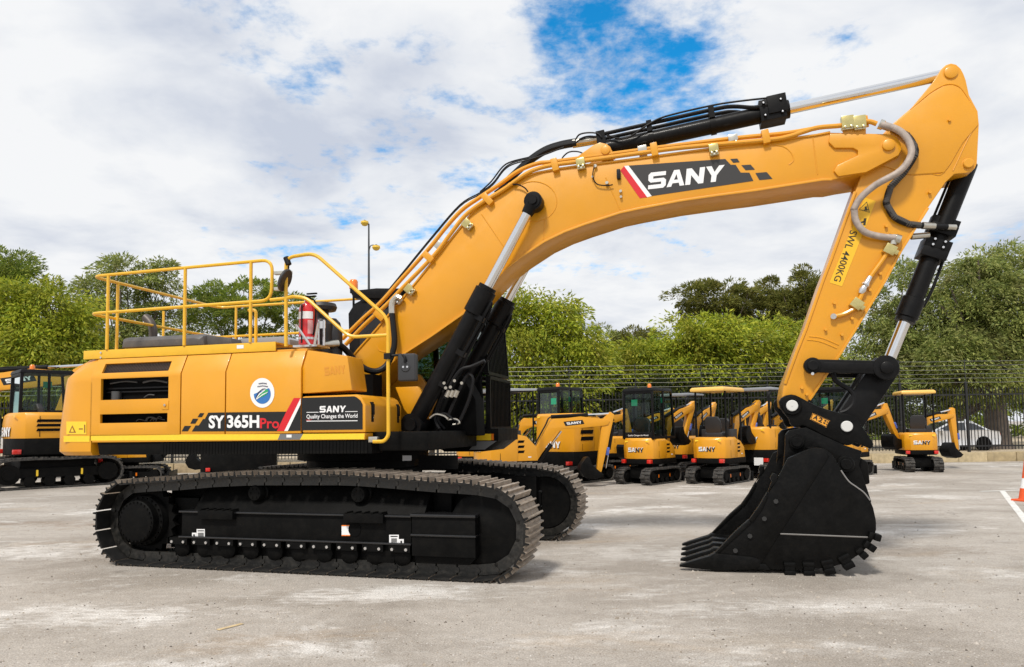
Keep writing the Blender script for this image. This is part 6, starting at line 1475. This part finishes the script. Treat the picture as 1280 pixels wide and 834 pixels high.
tree('small light leaved tree in the gap beside the weeping tree', 36, [(748, 425, 17, 20), (752, 455, 20, 24), (745, 490, 28, 34)], 748, 'grey', 2600, .36, .5, .36)
tree('bright yellow green tree behind the arched booms', 32.5, [(800, 452, 38, 26), (775, 478, 34, 30), (835, 470, 44, 40), (800, 510, 55, 34)], 800, 'lime', 9000, .42, .9, .48)
tree('bright yellow green tree behind the two front compact excavators', 33, [(865, 440, 48, 34), (905, 430, 42, 32), (885, 480, 62, 42), (850, 510, 50, 34), (920, 510, 50, 34)], 885, 'lime', 12500, .42, .9, .48)
tree('bright yellow green tree next to the stick', 33.5, [(960, 432, 46, 34), (995, 450, 36, 42), (960, 480, 60, 42), (1000, 500, 50, 40), (950, 515, 50, 32)], 968, 'lime', 11500, .42, .9, .48)
tree('olive brown tree with the rounded crown standing highest above the lime trees', 44, [(872, 372, 22, 14), (893, 380, 34, 20), (925, 378, 28, 18), (885, 405, 38, 24)], 895, 'olive', 6500, .40, .1, .40)
tree('olive brown tree with a narrow pointed top beside the stick', 45, [(968, 366, 10, 15), (960, 384, 26, 20), (945, 395, 30, 24), (985, 390, 25, 24)], 962, 'olive', 5500, .40, .1, .40)
tree('olive brown tree partly covered by the stick', 43, [(1008, 358, 20, 18), (1025, 375, 26, 26), (1008, 395, 30, 30)], 1010, 'olive', 5000, .40, .1, .40)
tree('low olive tree top in the dip of the tree line', 44, [(798, 424, 18, 13), (783, 436, 22, 16), (812, 440, 26, 22)], 798, 'olive', 3000, .40, .1, .38)
tree('tall grey green tree with thick dark trunk beside the silver car', 37.5, [(1240, 335, 40, 32), (1270, 340, 34, 36), (1215, 365, 42, 34), (1262, 385, 50, 42), (1225, 420, 55, 40), (1180, 440, 44, 34), (1262, 445, 50, 40), (1190, 400, 40, 34), (1215, 470, 60, 30)], 1248, 'grey', 24000, .42, .75, .48, trunk_r=.50, limbs=40)
tree('grey green tree behind the bucket cylinder', 39, [(1130, 362, 30, 32), (1105, 395, 36, 40), (1150, 410, 40, 42), (1110, 450, 46, 46), (1160, 460, 40, 40), (1085, 480, 50, 44), (1140, 505, 50, 30)], 1120, 'grey', 15000, .42, .7, .48, limbs=26)
tree('green tree rising behind the silver car', 46, [(1180, 470, 60, 36), (1235, 480, 60, 34), (1280, 470, 40, 40)], 1190, 'green', 8000, .45, .6, .5)
# dark understorey (leaf colour deepened for shade) along the fence and a far belt of trees that read as one mass
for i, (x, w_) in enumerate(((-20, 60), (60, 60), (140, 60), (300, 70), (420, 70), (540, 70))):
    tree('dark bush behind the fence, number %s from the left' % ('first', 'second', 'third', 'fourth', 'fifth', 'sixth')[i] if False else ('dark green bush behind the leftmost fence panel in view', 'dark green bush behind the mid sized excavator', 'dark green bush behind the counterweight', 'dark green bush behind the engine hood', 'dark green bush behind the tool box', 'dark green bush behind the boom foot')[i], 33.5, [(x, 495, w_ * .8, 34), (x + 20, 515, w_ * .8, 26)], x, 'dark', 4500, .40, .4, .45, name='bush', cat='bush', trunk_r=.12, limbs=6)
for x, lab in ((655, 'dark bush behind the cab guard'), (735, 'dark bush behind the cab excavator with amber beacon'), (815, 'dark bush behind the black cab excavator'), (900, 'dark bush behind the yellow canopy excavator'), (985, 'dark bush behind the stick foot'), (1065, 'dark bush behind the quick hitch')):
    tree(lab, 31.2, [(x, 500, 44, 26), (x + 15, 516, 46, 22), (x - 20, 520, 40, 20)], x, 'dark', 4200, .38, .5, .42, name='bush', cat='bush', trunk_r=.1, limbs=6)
lob = []
for k in range(46):
    X_ = -62 + k * 2.75 + rnd.uniform(-1, 1); lob.append((np.array([X_, 62 + rnd.uniform(-3, 3), rnd.uniform(2.5, 4.5)]), np.array([3.0, 2.2, rnd.uniform(2.6, 4.2)])))
V, _, _ = leaves(lob, 42000, .7, .5, .8); V[:, 2] = np.maximum(V[:, 2], .05)
tag(link('distant_trees', leaf_mesh('distant_trees', V, LEAF['green'])), kind='stuff')

# loose grit lying on the yard: small real stones, past counting
NS = 9000
gx = NR.uniform(-1, 1, NS); gy = 3.6 + 14 * NR.uniform(0, 1, NS) ** 1.6; gx = gx * gy * .78
sz = NR.uniform(.003, .010, NS) * (1 + .9 * (NR.uniform(0, 1, NS) > .93))
base = np.array([[1, 0, 0], [0, 1, 0], [-1, 0, 0], [0, -1, 0], [0, 0, .8]])
ang = NR.uniform(0, 6.28, NS); ca, sa = np.cos(ang), np.sin(ang); jit = NR.uniform(.6, 1.3, (NS, 5, 3)); Pq = base[None] * jit * sz[:, None, None]
Xr = Pq[:, :, 0] * ca[:, None] - Pq[:, :, 1] * sa[:, None] + gx[:, None]; Yr = Pq[:, :, 0] * sa[:, None] + Pq[:, :, 1] * ca[:, None] + gy[:, None]; Zr = Pq[:, :, 2] + .0005
VV = np.stack([Xr, Yr, Zr], 2).reshape(-1, 3); FF = []
for k in range(NS): o5 = 5 * k; FF += [(o5, o5 + 1, o5 + 4), (o5 + 1, o5 + 2, o5 + 4), (o5 + 2, o5 + 3, o5 + 4), (o5 + 3, o5, o5 + 4)]
me = bpy.data.meshes.new('grit'); me.from_pydata(VV.tolist(), [], FF)
GM = bpy.data.materials.new('grit_stone'); GM.use_nodes = True; _n = GM.node_tree; _g = _n.nodes.new('ShaderNodeNewGeometry'); _r = _n.nodes.new('ShaderNodeValToRGB'); _r.color_ramp.elements[0].color = (.07, .06, .05, 1); _r.color_ramp.elements[1].color = (.47, .43, .38, 1); _q = _r.color_ramp.elements.new(.4); _q.color = (.34, .29, .23, 1)
_n.links.new(_g.outputs['Random Per Island'], _r.inputs[0]); _n.links.new(_r.outputs[0], _n.nodes['Principled BSDF'].inputs['Base Color']); _n.nodes['Principled BSDF'].inputs['Roughness'].default_value = .9
me.materials.append(GM); tag(link('grit', me), kind='stuff')
